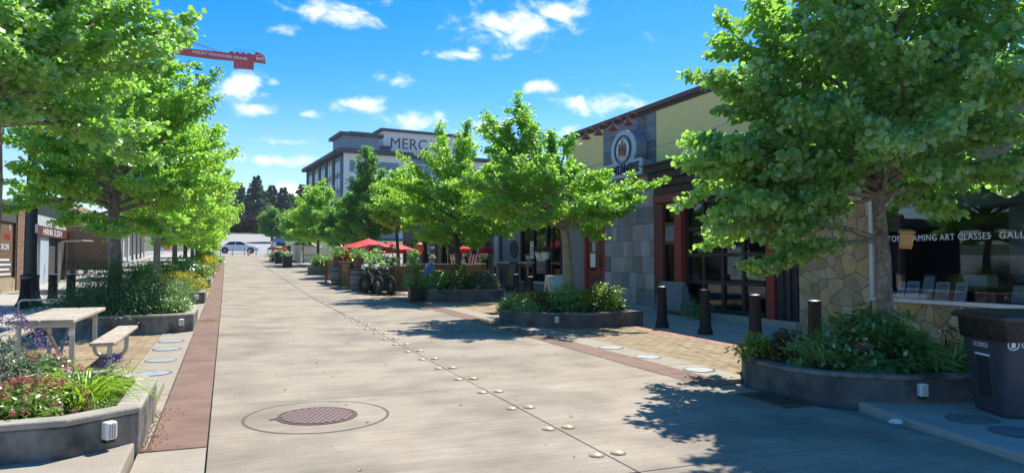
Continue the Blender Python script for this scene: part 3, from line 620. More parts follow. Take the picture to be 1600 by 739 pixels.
# right side
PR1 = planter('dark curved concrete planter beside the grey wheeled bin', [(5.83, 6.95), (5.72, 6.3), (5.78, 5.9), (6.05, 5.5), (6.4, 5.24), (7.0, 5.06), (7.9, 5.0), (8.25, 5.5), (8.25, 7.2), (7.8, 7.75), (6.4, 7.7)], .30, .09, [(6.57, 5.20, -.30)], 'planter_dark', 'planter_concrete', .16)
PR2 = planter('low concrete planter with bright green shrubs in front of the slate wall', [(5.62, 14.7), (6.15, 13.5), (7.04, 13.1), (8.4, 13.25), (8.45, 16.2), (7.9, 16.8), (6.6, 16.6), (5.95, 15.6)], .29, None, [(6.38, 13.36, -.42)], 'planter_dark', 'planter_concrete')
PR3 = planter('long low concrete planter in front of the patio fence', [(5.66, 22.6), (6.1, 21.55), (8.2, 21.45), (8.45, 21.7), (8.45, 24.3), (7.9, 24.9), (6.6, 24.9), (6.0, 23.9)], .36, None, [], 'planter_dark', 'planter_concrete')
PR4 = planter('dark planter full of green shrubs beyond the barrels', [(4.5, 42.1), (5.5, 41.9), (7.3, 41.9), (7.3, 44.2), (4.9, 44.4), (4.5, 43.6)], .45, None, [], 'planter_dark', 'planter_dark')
# square pots in a row on the far right
POTS = []
def pot(label, x, y, w, h, m='lamp_black', group='black square pots'):
    z = gz(y); r = thing('plant_pot', label, 'plant pot', (x, y, z), group)
    q = MB(); q.prism([(x - w * .43, y - w * .43), (x + w * .43, y - w * .43), (x + w * .43, y + w * .43), (x - w * .43, y + w * .43)], z, z + h * .9); q.build('pot_body', m, r, bevel=.015)
    a = [(x - w / 2, y - w / 2), (x + w / 2, y - w / 2), (x + w / 2, y + w / 2), (x - w / 2, y + w / 2)]
    MB().ring(a, inset(a, .05), z + h * .9, z + h).build('rim', m, r, bevel=.008)
    MB().prism(inset(a, .052), z + h * .905, z + h * .96).build('soil', 'soil', r); POTS.append(r); return r
pot('black square pot with a tall feathery shrub at the left corner of the patio planter', 5.55, 22.05, .42, .46)
pot('black square pot on the roadside at the right end of the shrub planter', 5.62, 41.3, .7, .75)
pot('black square pot in front of the beige enclosure, nearer of two', 4.1, 53.6, .75, .85)
pot('black square pot in front of the beige enclosure, farther of two', 4.0, 60.5, .8, .85)

# ================================================================ street furniture
def bollard_proto(label, x, y, group, h=.86, r0=.115, r1=.088):
    z = gz(y) if y > 6 else .1; r = thing('bollard', label, 'bollard', (x, y, z), group)
    MB().lathe([(r0 + .03, z - .05), (r0 + .03, z + .05), (r0 + .008, z + .11), (r0 - .004, z + .16), (r1, z + h - .06), (r1 + .006, z + h - .05), (r1 + .006, z + h - .02), (r1, z + h - .015)], (x, y, 0), 20).build('post', 'bollard_black', r, smooth=True)
    MB().lathe([(r1 + .002, z + h - .014), (r1 + .002, z + h - .002), (r1 * .8, z + h + .006), (.002, z + h + .01)], (x, y, 0), 20, cap=False).build('cap', 'bollard_cap', r, smooth=True)
    return r
def place(proto, x, y, label, z=None):
    c = copy_tree(proto); c.location = (x, y, gz(y) if z is None else z); c['label'] = label; return c
gB = 'black bollards along the right pavement'
b0 = bollard_proto('black bollard in front of the left edge of the garage door windows', 8.62, 11.4, gB)
place(b0, 8.52, 12.72, 'black bollard nearest the slate tiled wall')
place(b0, 8.36, 9.7, 'black bollard in front of the right red column, behind the shrubs')
place(b0, 8.18, 8.2, 'black bollard in front of the flagstone wall, rightmost of the row')
place(b0, 8.3, 19.2, 'black bollard by the sandwich board, behind the middle planter')
place(b0, 8.75, 21.4, 'black bollard beside the wire chair')
gL = 'black bollards on the left pavement'
b1 = bollard_proto('black bollard left of the brown canvas screen, beside the lamp post', -4.95, 25.7, gL, .82, .14, .12)
place(b1, -4.45, 25.6, 'black bollard in front of the brown canvas screen'); place(b1, -4.98, 22.6, 'black bollard touching the lamp post base', gz(22.6)); place(b1, -5.55, 20.6, 'black bollard at the left edge of the photograph')
# lamp post
lx, ly = -5.1, 23.6; lz = gz(ly); L = thing('lamp_post', 'tall black lamp post with flared fluted base on the left pavement', 'lamp post', (lx, ly, lz))
MB().lathe([(.36, lz - .05), (.36, lz + .04), (.31, lz + .10), (.25, lz + .3), (.22, lz + .75), (.24, lz + .8), (.24, lz + .86), (.17, lz + .9)], (lx, ly, 0), 12).build('base', 'lamp_black', L)
MB().lathe([(.165, lz + .9), (.15, lz + 3.0), (.10, lz + 5.0), (.09, lz + 5.4)], (lx, ly, 0), 16).build('shaft', 'lamp_black', L, smooth=True)
MB().lathe([(.1, lz + 5.4), (.26, lz + 5.6), (.3, lz + 5.9), (.16, lz + 6.15), (.02, lz + 6.25)], (lx, ly, 0), 14).build('lantern', 'lamp_black', L, smooth=True)
MB().bx(lx + .12, lx + .19, ly - .13, ly - .07, lz + 2.05, lz + 2.3).build('junction_cover', 'galv', L)
q = MB()
for z in (1.75, 2.6): MB().lathe([(.163, lz + z), (.163, lz + z + .03)], (lx, ly, 0), 16).build('strap', 'rust', L)

# picnic table
tx, ty, tz = -2.03, 11.05, gz(11.0); T = thing('picnic_table', 'weathered grey wooden picnic table with bent pipe legs on the brick plaza', 'picnic table', (tx, ty, tz))
for k in range(2): MB().bx(-2.37 + k * .352, -2.37 + k * .352 + .342, 9.85, 12.3, tz + .67, tz + .72).build('top_plank', 'grey_wood', T, bevel=.012, seg=2)
for x0 in (-1.5, -2.83): 
    MB().bx(x0, x0 + .27, 9.75, 12.2, tz + .395, tz + .44).build('seat_plank', 'grey_wood', T, bevel=.012, seg=2)
def arc(c, r, a0, a1, ax1, ax2, n=6):
    return [tuple(Vector(c) + Vector(ax1) * r * math.cos(a0 + (a1 - a0) * i / n) + Vector(ax2) * r * math.sin(a0 + (a1 - a0) * i / n)) for i in range(n + 1)]
for y in (10.2, 11.85):
    for s in (1, -1):
        X = lambda u: -2.03 + s * u
        p = [(X(.28), y, tz + .655), (X(.28), y, tz + .17)] + arc((X(.28 + .13), y, tz + .165), .13, PI, 1.5 * PI, (s, 0, 0), (0, 0, 1)) + [(X(.55), y, tz + .035)] + arc((X(.56), y, tz + .165), .13, 1.5 * PI, 2 * PI, (s, 0, 0), (0, 0, 1)) + [(X(.69), y, tz + .385)]
        MB().tube(p, .03, 10).build('leg_pipe', 'galv', T, smooth=True)
    MB().bx(-2.34, -1.72, y - .035, y + .035, tz + .60, tz + .668).build('cross_beam', 'galv', T, bevel=.006)
    for s in (1, -1): MB().bx(-2.03 + s * .665 - .11, -2.03 + s * .665 + .11, y - .03, y + .03, tz + .36, tz + .394).build('seat_bracket', 'galv', T)
MB().tube([(-2.03, 10.24, tz + .6), (-2.03, 10.95, tz + .22), (-2.03, 11.0, tz + .2)], .022, 8).build('brace', 'galv', T, smooth=True)
MB().tube([(-2.03, 11.81, tz + .6), (-2.03, 11.1, tz + .22), (-2.03, 11.05, tz + .2)], .022, 8).build('brace', 'galv', T, smooth=True)
MB().bx(-1.785, -1.725, 10.166, 10.169, tz + .5, tz + .56).build('sticker', 'paper_white', T)
for y in (10.2, 11.85):
    for x in (-2.3, -2.1, -1.95, -1.75, -2.76, -2.63, -1.43, -1.3):
        zz = tz + (.72 if -2.4 < x < -1.6 else .44); MB().lathe([(.011, zz - .001), (.009, zz + .004), (.001, zz + .005)], (x, y, 0), 8, cap=False).build('bolt', 'rust', T)
# thin pipe hoop behind the table
y = 17.6; z = gz(y); H = thing('pipe_hoop', 'thin galvanised pipe hoop standing behind the picnic table', 'bike rack', (-3.64, y, z))
MB().tube([(-4.0, y, z - .05), (-4.0, y, z + .42)] + arc((-3.92, y, z + .44), .08, PI, PI / 2, (1, 0, 0), (0, 0, 1), 4) + arc((-3.36, y, z + .44), .08, PI / 2, 0, (1, 0, 0), (0, 0, 1), 4) + [(-3.28, y, z - .05)], .016, 8).build('hoop', 'galv', H, smooth=True)
for x in (-4.0, -3.28): MB().cyl(x, y, z, z + .012, .05, n=10).build('foot_plate', 'galv', H)

# utility lids
gl = 'round utility lids in the paving'
for (x, y, m, l, zz) in [(-.83, 10.12, 'lid_blue', 'blue grey round lid nearest the foreground planter, left side', 0), (-.84, 11.3, 'lid_blue', 'second blue grey lid from the foreground planter, left side', 0), (-.85, 12.55, 'lid_blue', 'third blue grey lid on the left, beside the bench end', 0), (-.86, 13.62, 'lid_blue', 'farthest blue grey lid on the left, before the rosemary planter', 0),
                      (5.9, 7.95, 'lid_glint', 'round lid with sun glint in its colour, nearest the big right tree planter', 0), (5.9, 9.2, 'lid_glint', 'middle round lid on the right paving, with sun glint in its colour', 0), (5.9, 10.3, 'lid_glint', 'farthest round lid on the right paving, with sun glint in its colour', 0), (6.31, 4.48, 'lid_dark', 'dark round lid on the kerb corner in front of the bin', .112), (6.2, 4.0, 'lid_dark', 'dark round lid at the right edge, below the bin', .112)]:
    z = (zz or gz(y)) + .0005; r = thing('utility_lid', l, 'utility lid', (x, y, z), gl)
    MB().lathe([(.215, z), (.215, z + .006), (.19, z + .006), (.19, z)], (x, y, 0), 28, cap=False).build('lid_frame', 'planter_concrete', r)
    MB().lathe([(.188, z), (.188, z + .004), (.18, z + .007), (.001, z + .007)], (x, y, 0), 28, cap=False).build('lid', m, r)
    MB().bx(x - .02, x + .02, y - .006, y + .006, z + .0075, z + .009).build('lift_slot', 'lid_dark', r)
# manhole
mx_, my_ = .82, 6.97; mz = gz(my_) + .003; M_ = thing('manhole_cover', 'rusty ribbed iron manhole cover inside a round concrete collar', 'manhole cover', (mx_, my_, mz))
def tilt(mb): mb.v = [(v[0], v[1], v[2] + .0125 * (v[1] - my_)) for v in mb.v]; return mb
tilt(MB().lathe([(.672, mz), (.672, mz + .0016), (.645, mz + .0016), (.645, mz)], (mx_, my_, 0), 56, cap=False)).build('collar_joint', 'joint_dark', M_)
tilt(MB().lathe([(.644, mz), (.644, mz + .0008), (.375, mz + .0008), (.375, mz)], (mx_, my_, 0), 56, cap=False)).build('collar', 'concrete_road', M_)
tilt(MB().lathe([(.372, mz), (.372, mz + .006), (.345, mz + .006), (.345, mz + .001)], (mx_, my_, 0), 40, cap=False)).build('frame_ring', 'rust', M_)
tilt(MB().lathe([(.342, mz + .001), (.342, mz + .003), (.001, mz + .003)], (mx_, my_, 0), 40, cap=False)).build('cover', 'rust', M_)
for k in range(-6, 7):
    o = k * .05; hl = math.sqrt(max(0, .325 ** 2 - o * o))
    if hl < .06: continue
    q = MB().bx(-hl, hl, o - .0205, o + .0205, mz + .002, mz + .009); a = math.radians(62)
    q.v = [(mx_ + v[0] * math.cos(a) - v[1] * math.sin(a), my_ + v[0] * math.sin(a) + v[1] * math.cos(a), v[2]) for v in q.v]; tilt(q).build('rib', 'iron', M_)
tilt(MB().bx(mx_ - .43, mx_ - .33, my_ - .03, my_ - .005, mz + .001, mz + .008)).build('pry_slot', 'rust', M_)
# domes
gD = 'ceramic dome markers along the road seam'
dm = None
for k in range(15):
    y = 4.86 + .872 * k
    for side, x in (('left', 2.655), ('right', 2.845)):
        lab = f'{side} hand dome marker of the {ORD[k]} pair along the centre seam'
        if dm is None:
            z = gz(y); dm = thing('road_dome', lab, 'road marker', (x, y, z), gD)
            MB().lathe([(.062, z + .0), (.062, z + .004), (.055, z + .005), (.055, z)], (x, y, 0), 22, cap=False).build('rim', 'joint_dark', dm)
            MB().lathe([(.054, z), (.052, z + .006), (.042, z + .015), (.026, z + .022), (.001, z + .025)], (x, y, 0), 22, cap=False).build('dome', 'dome_ceramic', dm, smooth=True)
        else: place(dm, x, y, lab)
# storm drain
dx, dy = 5.47, 6.05; dz = gz(dy); D = thing('storm_drain', 'rusty storm drain grate in the gutter beside the dark right planter', 'drain', (dx, dy, dz))
MB().ring([(dx - .2, dy - .38), (dx + .2, dy - .38), (dx + .2, dy + .38), (dx - .2, dy + .38)], [(dx - .16, dy - .34), (dx + .16, dy - .34), (dx + .16, dy + .34), (dx - .16, dy + .34)], dz - .003, dz + .012).build('grate_frame', 'rust', D)
MB().bx(dx - .158, dx + .158, dy - .338, dy + .338, dz - .003, dz - .001).build('pit', 'joint_dark', D)
for k in range(9):
    q = MB().obox((dx, dy - .3 + k * .075, dz + .006), .35, .03, .01, rz=.35); q.build('grate_bar', 'rust', D)
# crumpled paper
q = MB(); rl = random.Random(4); vs = []; n = 9
for j in range(5):
    for k in range(n):
        a = 2 * PI * k / n; r = (.05, .085, .08, .05, .005)[j] * rl.uniform(.7, 1.3); vs.append((5.72 + r * .8 * math.cos(a), 4.78 + r * .55 * math.sin(a), gz(4.8) + .003 + (.0, .015, .03, .038, .04)[j] * rl.uniform(.7, 1.2)))
q.add(vs, [(j * n + k, j * n + (k + 1) % n, (j + 1) * n + (k + 1) % n, (j + 1) * n + k) for j in range(4) for k in range(n)])
setp(q.build('crumpled_paper', 'paper_white', fix=False), 'crumpled white paper lying at the kerb in front of the planter', 'litter')

# wheeled bin
bx_, by_, bz_ = 6.95, 4.5, .115
B = thing('wheeled_bin', 'dark grey wheeled rubbish bin with black liner showing under its lid', 'bin', (bx_, by_, bz_))
BR = Matrix.Translation((bx_, by_, bz_)) @ Matrix.Rotation(math.radians(-26), 4, 'Z')
def bt(q): q.v = [tuple(BR @ Vector(v)) for v in q.v]; return q
def rrect(w, d, z, r=.05, yo=0):
    o = []
    for cx, cy, a in ((w / 2 - r, d / 2 - r, 0), (-w / 2 + r, d / 2 - r, 90), (-w / 2 + r, -d / 2 + r, 180), (w / 2 - r, -d / 2 + r, 270)):
        for i in range(5): t = math.radians(a + 22.5 * i); o.append((cx + r * math.cos(t), cy + r * math.sin(t) + yo, z))
    return o
def loft(rings):
    n = len(rings[0]); q = MB(); q.add([p for r in rings for p in r], [(j * n + k, j * n + (k + 1) % n, (j + 1) * n + (k + 1) % n, (j + 1) * n + k) for j in range(len(rings) - 1) for k in range(n)] + [tuple(range(n - 1, -1, -1)), tuple((len(rings) - 1) * n + k for k in range(n))]); return q
bt(loft([rrect(.50, .50, .02), rrect(.52, .53, .1), rrect(.62, .70, .80), rrect(.63, .71, .82), rrect(.63, .71, .84)])).build('body', 'bin_plastic', B, smooth=True)
bt(loft([rrect(.645, .725, .70, .055), rrect(.655, .745, .74, .055), rrect(.66, .755, .80, .055), rrect(.668, .765, .885, .055)])).build('liner_bag', 'bag_plastic', B, smooth=True)
LD = bt(loft([rrect(.74, .84, .888, .06), rrect(.75, .85, .90, .06), rrect(.75, .85, .925, .06), rrect(.70, .80, .95, .06), rrect(.55, .6, .968, .06)])).build('lid', 'bin_lid', B, smooth=True)
bt(MB().bx(-.22, .22, -.26, -.2, .962, .975)).build('lid_rib', 'bin_lid', LD); bt(MB().bx(-.22, .22, .1, .16, .962, .975)).build('lid_rib', 'bin_lid', LD)
bt(MB().obox((-.276, 0, .36), .02, .22, .40, ry=-.07)).build('grip_panel', 'bin_lid', B, bevel=.008)
bt(MB().obox((-.298, 0, .555), .012, .22, .018, ry=-.07)).build('label_strip', 'paper_white', B)
for s in (-1, 1): bt(MB().lathe([(.1, -.03), (.115, -.02), (.115, .02), (.1, .03)], (.24, s * .22, .115), 16, 'Y')).build('wheel', 'tyre', B)
bt(MB().tube([(.38, -.26, .84), (.44, -.26, .87), (.44, .26, .87), (.38, .26, .84)], .016, 8)).build('handle', 'bin_plastic', B)
def bin_text(s, size, u, z, face, sp=1.0):
    if face == 'side': Mx = BR @ Matrix.Translation((-.3035, u, z)) @ Matrix.Rotation(-.07, 4, 'Y') @ M_faceX(0, 0, 0)
    else: Mx = BR @ Matrix.Translation((u, -.337, z)) @ Matrix.Rotation(.12, 4, 'X') @ M_faceY(0, 0, 0)
    return text('lettering', s, size, Mx, 'letter_white', B, .001, sp)
bin_text('51230553', .062, .13, .625, 'side', .95)
bin_text('GARBAGE', .092, -.15, .65, 'front', .95)
q = MB().lathe([(.052, 0), (.052, .002), (.042, .002), (.042, 0)], (0, 0, 0), 24, cap=False); q.bx(-.018, .018, -.028, .018, 0, .002); q.bx(-.024, .024, .021, .029, 0, .002)
Mx = BR @ Matrix.Translation((-.215, -.341, .68)) @ Matrix.Rotation(.12, 4, 'X') @ M_faceY(0, 0, 0)
q.v = [tuple(Mx @ Vector(v)) for v in q.v]; q.build('bin_emblem', 'letter_white', B)
# ================================================================ RIGHT HAND BUILDINGS (facades in the plane x = 11, looking towards -x)
FX = 11.0
def fb(mb, y0, y1, z0, z1, d0=0.0, d1=.3):      # box on the facade: d = distance in front (+ towards the street) / depth behind
    return mb.bx(FX - d0, FX + d1, y0, y1, z0, z1)
def panel(name, m, parent, y0, y1, z0, z1, d0=0.0, d1=.12, bevel=0, label=None):
    o = fb(MB(), y0, y1, z0, z1, d0, d1).build(name, m, parent, bevel=bevel)
    if label: o['label'] = label
    return o
def pane(parent, y0, y1, z0, z1, m='dark_glass', d=-.06, name='pane'):
    return MB().bx(FX - d - .006, FX - d + .006, y0, y1, z0, z1).build(name, m, parent)
# ---- restaurant
RB = thing('restaurant_building', 'yellow stucco restaurant with slate tiled wall, red columns and round sign', 'building', (FX, 16.8, .2))
panel('base_kerb', 'sidewalk', RB, 11.4, 22.3, .0, .30, .16, .3, .015)
for (y0, y1) in ((11.4, 16.64), (19.62, 22.25)): panel('stucco_wall', 'yellow_stucco', RB, y0, y1, 4.12, 5.80, 0, .3)
panel('upper_slate_wall', 'mortar_dark', RB, 16.65, 19.61, 4.0, 5.80, -.012, .3)
panel('lower_slate_wall', 'mortar_dark', RB, 16.72, 19.55, .3, 3.99, -.012, .3)
RB_us, RB_ls = [o for o in RB.children if o.name.startswith(('upper_slate', 'lower_slate'))][:2]
rt = random.Random(9)
def tiles(parent, y0, y1, z0, z1, tw, th, m, name='slate_tile', g=.005, irregular=True):
    z = z0; 
    while z < z1 - .05:
        h = min(th, z1 - z); y = y0
        while y < y1 - .04:
            w = tw * (rt.choice((.55, .8, 1, 1, 1.25)) if irregular else 1); w = min(w, y1 - y)
            if y1 - (y + w) < .14: w = y1 - y
            pr = rt.uniform(-.003, .006)
            MB().bx(FX - .004 - pr, FX + .02, y + g, y + w - g, z + g, z + h - g).build(name, m, parent, bevel=.003); y += w
        z += h
tiles(RB_ls, 16.72, 19.55, .3, 3.99, .5, .46, 'slate_tile')
tiles(RB_us, 16.65, 19.61, 4.0, 5.8, .48, .45, 'slate_dark', irregular=False)
# roof mass, side walls, parapet cap
q = MB(); fb(q, 11.45, 22.2, 3.6, 5.6, -.3, 9); q.build('roof_mass', 'shop_dark', RB)
q = MB(); q.bx(FX + .3, FX + 9, 11.4, 11.45, .2, 5.8); q.bx(FX + .3, FX + 9, 22.2, 22.25, .2, 5.8); q.build('side_wall', 'yellow_stucco', RB)
panel('parapet_cap', 'maroon_trim', RB, 11.36, 22.33, 5.80, 5.93, .09, .4, .01)
panel('fascia_board', 'dark_brown', RB, 11.38, 22.3, 5.70, 5.797, .035, .0)
# dark stepped cornice over the garage doors
for k in range(4): panel('cornice_board', 'dark_brown', RB, 11.42, 16.62, 3.36 + k * .19, 3.54 + k * .19, .12 + .10 * k, .28, .006)
panel('cornice_top', 'dark_brown', RB, 11.40, 16.64, 4.11, 4.15, .52, .28)
panel('red_beam', 'red_paint', RB, 12.0, 16.7, 3.12, 3.355, .10, .25, .01)
# red columns and frames
for (y0, y1, d) in ((12.04, 12.27, .12), (15.32, 15.62, .16)): panel('red_column', 'red_paint', RB, y0, y1, .30, 3.115, d, .2, .012)
panel('dark_red_pilaster', 'dark_red', RB, 16.28, 16.715, .30, 3.115, .06, .2, .01)
# side light between
SL = panel('side_light', 'dark_red', RB, 15.625, 15.72, .3, 3.115, .03, .1); 
for (z0, z1) in ((.3, .9), (2.0, 2.08), (2.5, 2.58), (3.04, 3.11)): MB().bx(FX - .03, FX + .1, 15.722, 16.278, z0, z1).build('rail', 'dark_red', SL)
pane(SL, 15.72, 16.28, .9, 2.0, 'dark_glass', -.05); pane(SL, 15.72, 16.28, 2.58, 3.04, 'dark_glass', -.05)
MB().bx(FX + .01, FX + .05, 15.73, 16.27, 2.085, 2.495).build('slate_panel', 'slate_dark', SL)
q = MB(); q.add([(FX - .42, 15.0, .29), (FX - .42, 16.2, .29), (FX, 16.2, .29), (FX, 15.0, .29), (FX - .26, 15.1, 1.02), (FX - .26, 16.1, 1.02), (FX - .165, 16.1, 1.02), (FX - .165, 15.1, 1.02)], [(0, 1, 5, 4), (1, 2, 6, 5), (2, 3, 7, 6), (3, 0, 4, 7), (4, 5, 6, 7)])
q.build('stone_plinth', 'slate_dark', RB, bevel=.01)
# garage door of framed panes
GD = panel('garage_door', 'black_frame', RB, 12.28, 12.40, .30, 3.11, .02, .08)
ys_ = [12.40 + i * (15.31 - 12.40) / 4 for i in range(5)]; zs_ = [.36, 1.03, 1.70, 2.37, 3.05]
for i, y in enumerate(ys_[1:-1]): MB().bx(FX - .02, FX + .07, y - .05, y + .05, .30, 3.11).build('stile', 'black_frame', GD, bevel=.004)
MB().bx(FX - .02, FX + .08, 15.22, 15.315, .3, 3.11).build('stile', 'black_frame', GD)
for j, z in enumerate(zs_):
    for i in range(4): MB().bx(FX - .012, FX + .06, ys_[i] + .051, ys_[i + 1] - (.051 if i < 3 else .092), z - .045, z + .045).build('rail', 'black_frame', GD)
for j in range(4):
    for i in range(4): pane(GD, ys_[i] + .045, ys_[i + 1] - .045, zs_[j] + .045, zs_[j + 1] - .045, 'dark_glass', -.03)
panel('navy_pier', 'navy_black', RB, 11.45, 12.03, .3, 3.36, .05, .2, .01)
q = MB(); q.tube([(FX - .10, 11.62, .3), (FX - .10, 11.62, 3.3)], .035, 8); q.tube([(FX - .10, 11.8, .3), (FX - .10, 11.8, 3.3)], .02, 8); q.build('downpipe', 'lamp_black', RB)
# interior seen through the panes
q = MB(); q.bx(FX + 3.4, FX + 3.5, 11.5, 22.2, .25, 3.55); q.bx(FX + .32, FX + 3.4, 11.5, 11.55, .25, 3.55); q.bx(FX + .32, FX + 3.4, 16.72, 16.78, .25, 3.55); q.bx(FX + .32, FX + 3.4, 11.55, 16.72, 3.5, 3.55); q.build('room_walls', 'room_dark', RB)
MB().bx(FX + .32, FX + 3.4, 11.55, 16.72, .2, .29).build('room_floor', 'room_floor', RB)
setp(MB().bx(FX + .9, FX + 1.3, 12.7, 14.9, .3, 1.25).build('bar_counter', 'dark_brown', RB), None)
it = thing('restaurant_chair', 'pale printed sheet and round emblem on a board seen through the lower panes', 'menu board', (FX + .3, 13.5, 1.1)); it.name = 'window_board'
MB().bx(FX + .28, FX + .31, 13.1, 13.75, 1.05, 1.5).build('board', 'slate_dark', it)
q = MB().lathe([(.16, 0), (.16, .006), (.13, .006), (.13, 0)], (0, 0, 0), 24, 'X', cap=False); q.v = [(FX + .272 + v[0], 13.42 + v[1], 1.28 + v[2]) for v in q.v]; q.build('emblem', 'sign_blue', it)
for (y0, y1, z0, z1, l) in ((14.05, 14.4, 1.78, 2.2, 'white framed notice behind the garage door, left of the pale picture'), (13.1, 13.75, 1.8, 2.25, 'pale picture behind the garage door panes')):
    w = thing('notice', l, 'notice', (FX + .2, y0, z0), 'notices behind the garage door'); MB().bx(FX + .2, FX + .22, y0, y1, z0, z1).build('board', 'paper_white', w); MB().bx(FX + .19, FX + .199, y0 + .06, y1 - .1, z0 + .08, z1 - .1).build('print', 'print_sand', w)
# red entrance door
RD = panel('entrance_door', 'red_paint', RB, 19.72, 20.75, .32, 2.5, -.05, .12, .01)
for (y0, y1) in ((19.56, 19.71), (20.76, 20.95)): panel('door_frame', 'red_paint', RB, y0, y1, .30, 3.1, .02, .2, .01)
panel('door_frame', 'red_paint', RB, 19.712, 20.758, 2.52, 2.68, .02, .2, .01)
pane(RD, 19.72, 20.75, 2.7, 3.05, 'dark_glass', -.05, 'transom_pane'); panel('transom_head', 'red_paint', RB, 19.712, 20.758, 3.06, 3.14, .02, .2)
pane(RD, 19.84, 20.0, 1.35, 2.25, 'car_glass', -.043, 'side_pane'); pane(RD, 20.2, 20.6, 1.25, 2.25, 'car_glass', -.043, 'door_pane')
MB().bx(FX + .03, FX + .037, 20.22, 20.56, 1.35, 1.8).build('notice_sheet', 'paper_white', RD); MB().bx(FX + .03, FX + .037, 20.2, 20.45, 1.85, 2.2).build('notice_sheet', 'print_sand', RD)
for (y0, y1, z0, z1) in ((19.85, 20.6, .45, 1.1),): MB().bx(FX + .035, FX + .045, y0, y1, z0, z1).build('door_panel', 'dark_red', RD, bevel=.004)
MB().tube([(FX + .02, 19.8, 1.1), (FX - .02, 19.8, 1.12), (FX - .02, 19.8, 1.3), (FX + .02, 19.8, 1.32)], .012, 6).build('handle', 'lamp_black', RD)
panel('entry_wall', 'grey_render', RB, 20.96, 22.25, .3, 4.1, 0, .3); panel('entry_lintel', 'slate_dark', RB, 19.56, 20.955, 3.145, 4.1, 0, .3)
# sign: oval over a name board, on a deep box
SG = thing('restaurant_sign', 'blue grey round sign with red figures above a name board on the slate wall', 'sign', (10.6, 17.6, 4.2))
def fx_poly(mb, poly, xa, xb): return mb.prism(poly, xa, xb, lambda u, v, w: (w, u, v))
def ell(cy, cz, ry, rz, n=40): return [(cy + ry * math.cos(2 * PI * k / n), cz + rz * math.sin(2 * PI * k / n)) for k in range(n)]
def rr2(y0, y1, z0, z1, r=.07):
    o = []
    for cy, cz, a in ((y1 - r, z1 - r, 0), (y0 + r, z1 - r, 90), (y0 + r, z0 + r, 180), (y1 - r, z0 + r, 270)):
        for i in range(5): t = math.radians(a + 22.5 * i); o.append((cy + r * math.cos(t), cz + r * math.sin(t)))
    return o
cy_, cz_ = 17.72, 4.75
fx_poly(MB(), ell(cy_, cz_, .66, .54), 10.62, 10.97).build('oval_box', 'sign_side', SG, smooth=True)
fx_poly(MB(), rr2(16.75, 18.95, 3.98, 4.38), 10.625, 10.965).build('name_box', 'sign_side', SG, smooth=True)
fx_poly(MB(), ell(cy_, cz_, .685, .565), 10.58, 10.618).build('oval_face', 'sign_blue', SG, smooth=True)
fx_poly(MB(), rr2(16.72, 18.98, 3.95, 4.41), 10.575, 10.622).build('name_face', 'sign_blue', SG, smooth=True)
def flat_ring(cy, cz, a, b, a2, b2, xa, xb, m, nm):
    po, pi_ = ell(cy, cz, a, b, 48), ell(cy, cz, a2, b2, 48); q = MB(); n = 48
    vs = [(xa, *p) for p in po] + [(xb, *p) for p in po] + [(xa, *p) for p in pi_] + [(xb, *p) for p in pi_]; fs = []
    for i in range(n):
        j = (i + 1) % n; fs += [(i, j, n + j, n + i), (i, j, 2 * n + j, 2 * n + i), (2 * n + i, 2 * n + j, 3 * n + j, 3 * n + i)]
    q.add(vs, fs); return q.build(nm, m, SG)
flat_ring(cy_, cz_, .47, .42, .425, .38, 10.560, 10.579, 'sign_navy', 'ring'); flat_ring(cy_, cz_, .385, .345, .365, .327, 10.560, 10.579, 'sign_navy', 'ring')
fx_poly(MB(), ell(cy_, cz_, .362, .325, 32), 10.565, 10.5795).build('oval_panel', 'sign_white', SG)
for (dy, zz, hh) in ((.16, 4.74, .34), (.0, 4.78, .44), (-.15, 4.72, .34)):
    q = MB(); fx_poly(q, [(cy_ + dy - .05, zz - hh / 2), (cy_ + dy + .05, zz - hh / 2), (cy_ + dy + .075, zz + hh * .2), (cy_ + dy + .03, zz + hh * .34), (cy_ + dy - .03, zz + hh * .34), (cy_ + dy - .075, zz + hh * .2)], 10.552, 10.566)
    fx_poly(q, ell(cy_ + dy, zz + hh * .46, .048, .055, 12), 10.552, 10.566); q.build('figure', 'figure_red', SG)
text('lettering', 'BANTANTEE', .38, M_faceX(10.555, 18.72, 4.05), 'sign_navy', SG, .02, .92, sx=.93, bold=.004)
# gooseneck lamps
gG = 'gooseneck lamps over the round sign'
for i, y in enumerate((17.22, 18.08, 18.95, 19.75)):
    r = thing('gooseneck_lamp', ['red gooseneck wall lamp nearest the street corner, right of the sign', 'red gooseneck wall lamp second from the right', 'red gooseneck wall lamp third from the right', 'red gooseneck wall lamp farthest left'][i], 'wall lamp', (FX, y, 5.6), gG)
    MB().tube([(FX, y, 5.58), (FX - .18, y, 5.66), (FX - .38, y, 5.74), (FX - .50, y, 5.70), (FX - .54, y, 5.6)], .016, 7).build('arm', 'copper_lamp', r, smooth=True)
    MB().lathe([(.03, 5.62), (.05, 5.55), (.09, 5.50), (.15, 5.40), (.16, 5.385), (.145, 5.39), (.04, 5.52)], (FX - .54, y, 0), 16, cap=False).build('shade', 'copper_lamp', r, smooth=True)
    q = MB().lathe([(.06, 0), (.06, .02), (.02, .03)], (0, 0, 0), 12, 'X'); q.v = [(FX - v[0], y + v[1], 5.58 + v[2]) for v in q.v]; q.build('wall_plate', 'copper_lamp', r)
    MB().lathe([(.035, 5.42), (.04, 5.46), (.02, 5.52)], (FX - .54, y, 0), 10).build('bulb', 'paper_white', r)
setp(MB().tube([(10.98, 22.0, 4.62), (10.4, 16.53, 4.47), (9.3, 12.5, 4.27), (8.0, 8.4, 4.0)], .008, 5).build('overhead_wire', 'wire_grey'), 'thin overhead wire passing in front of the slate and yellow walls', 'wire')

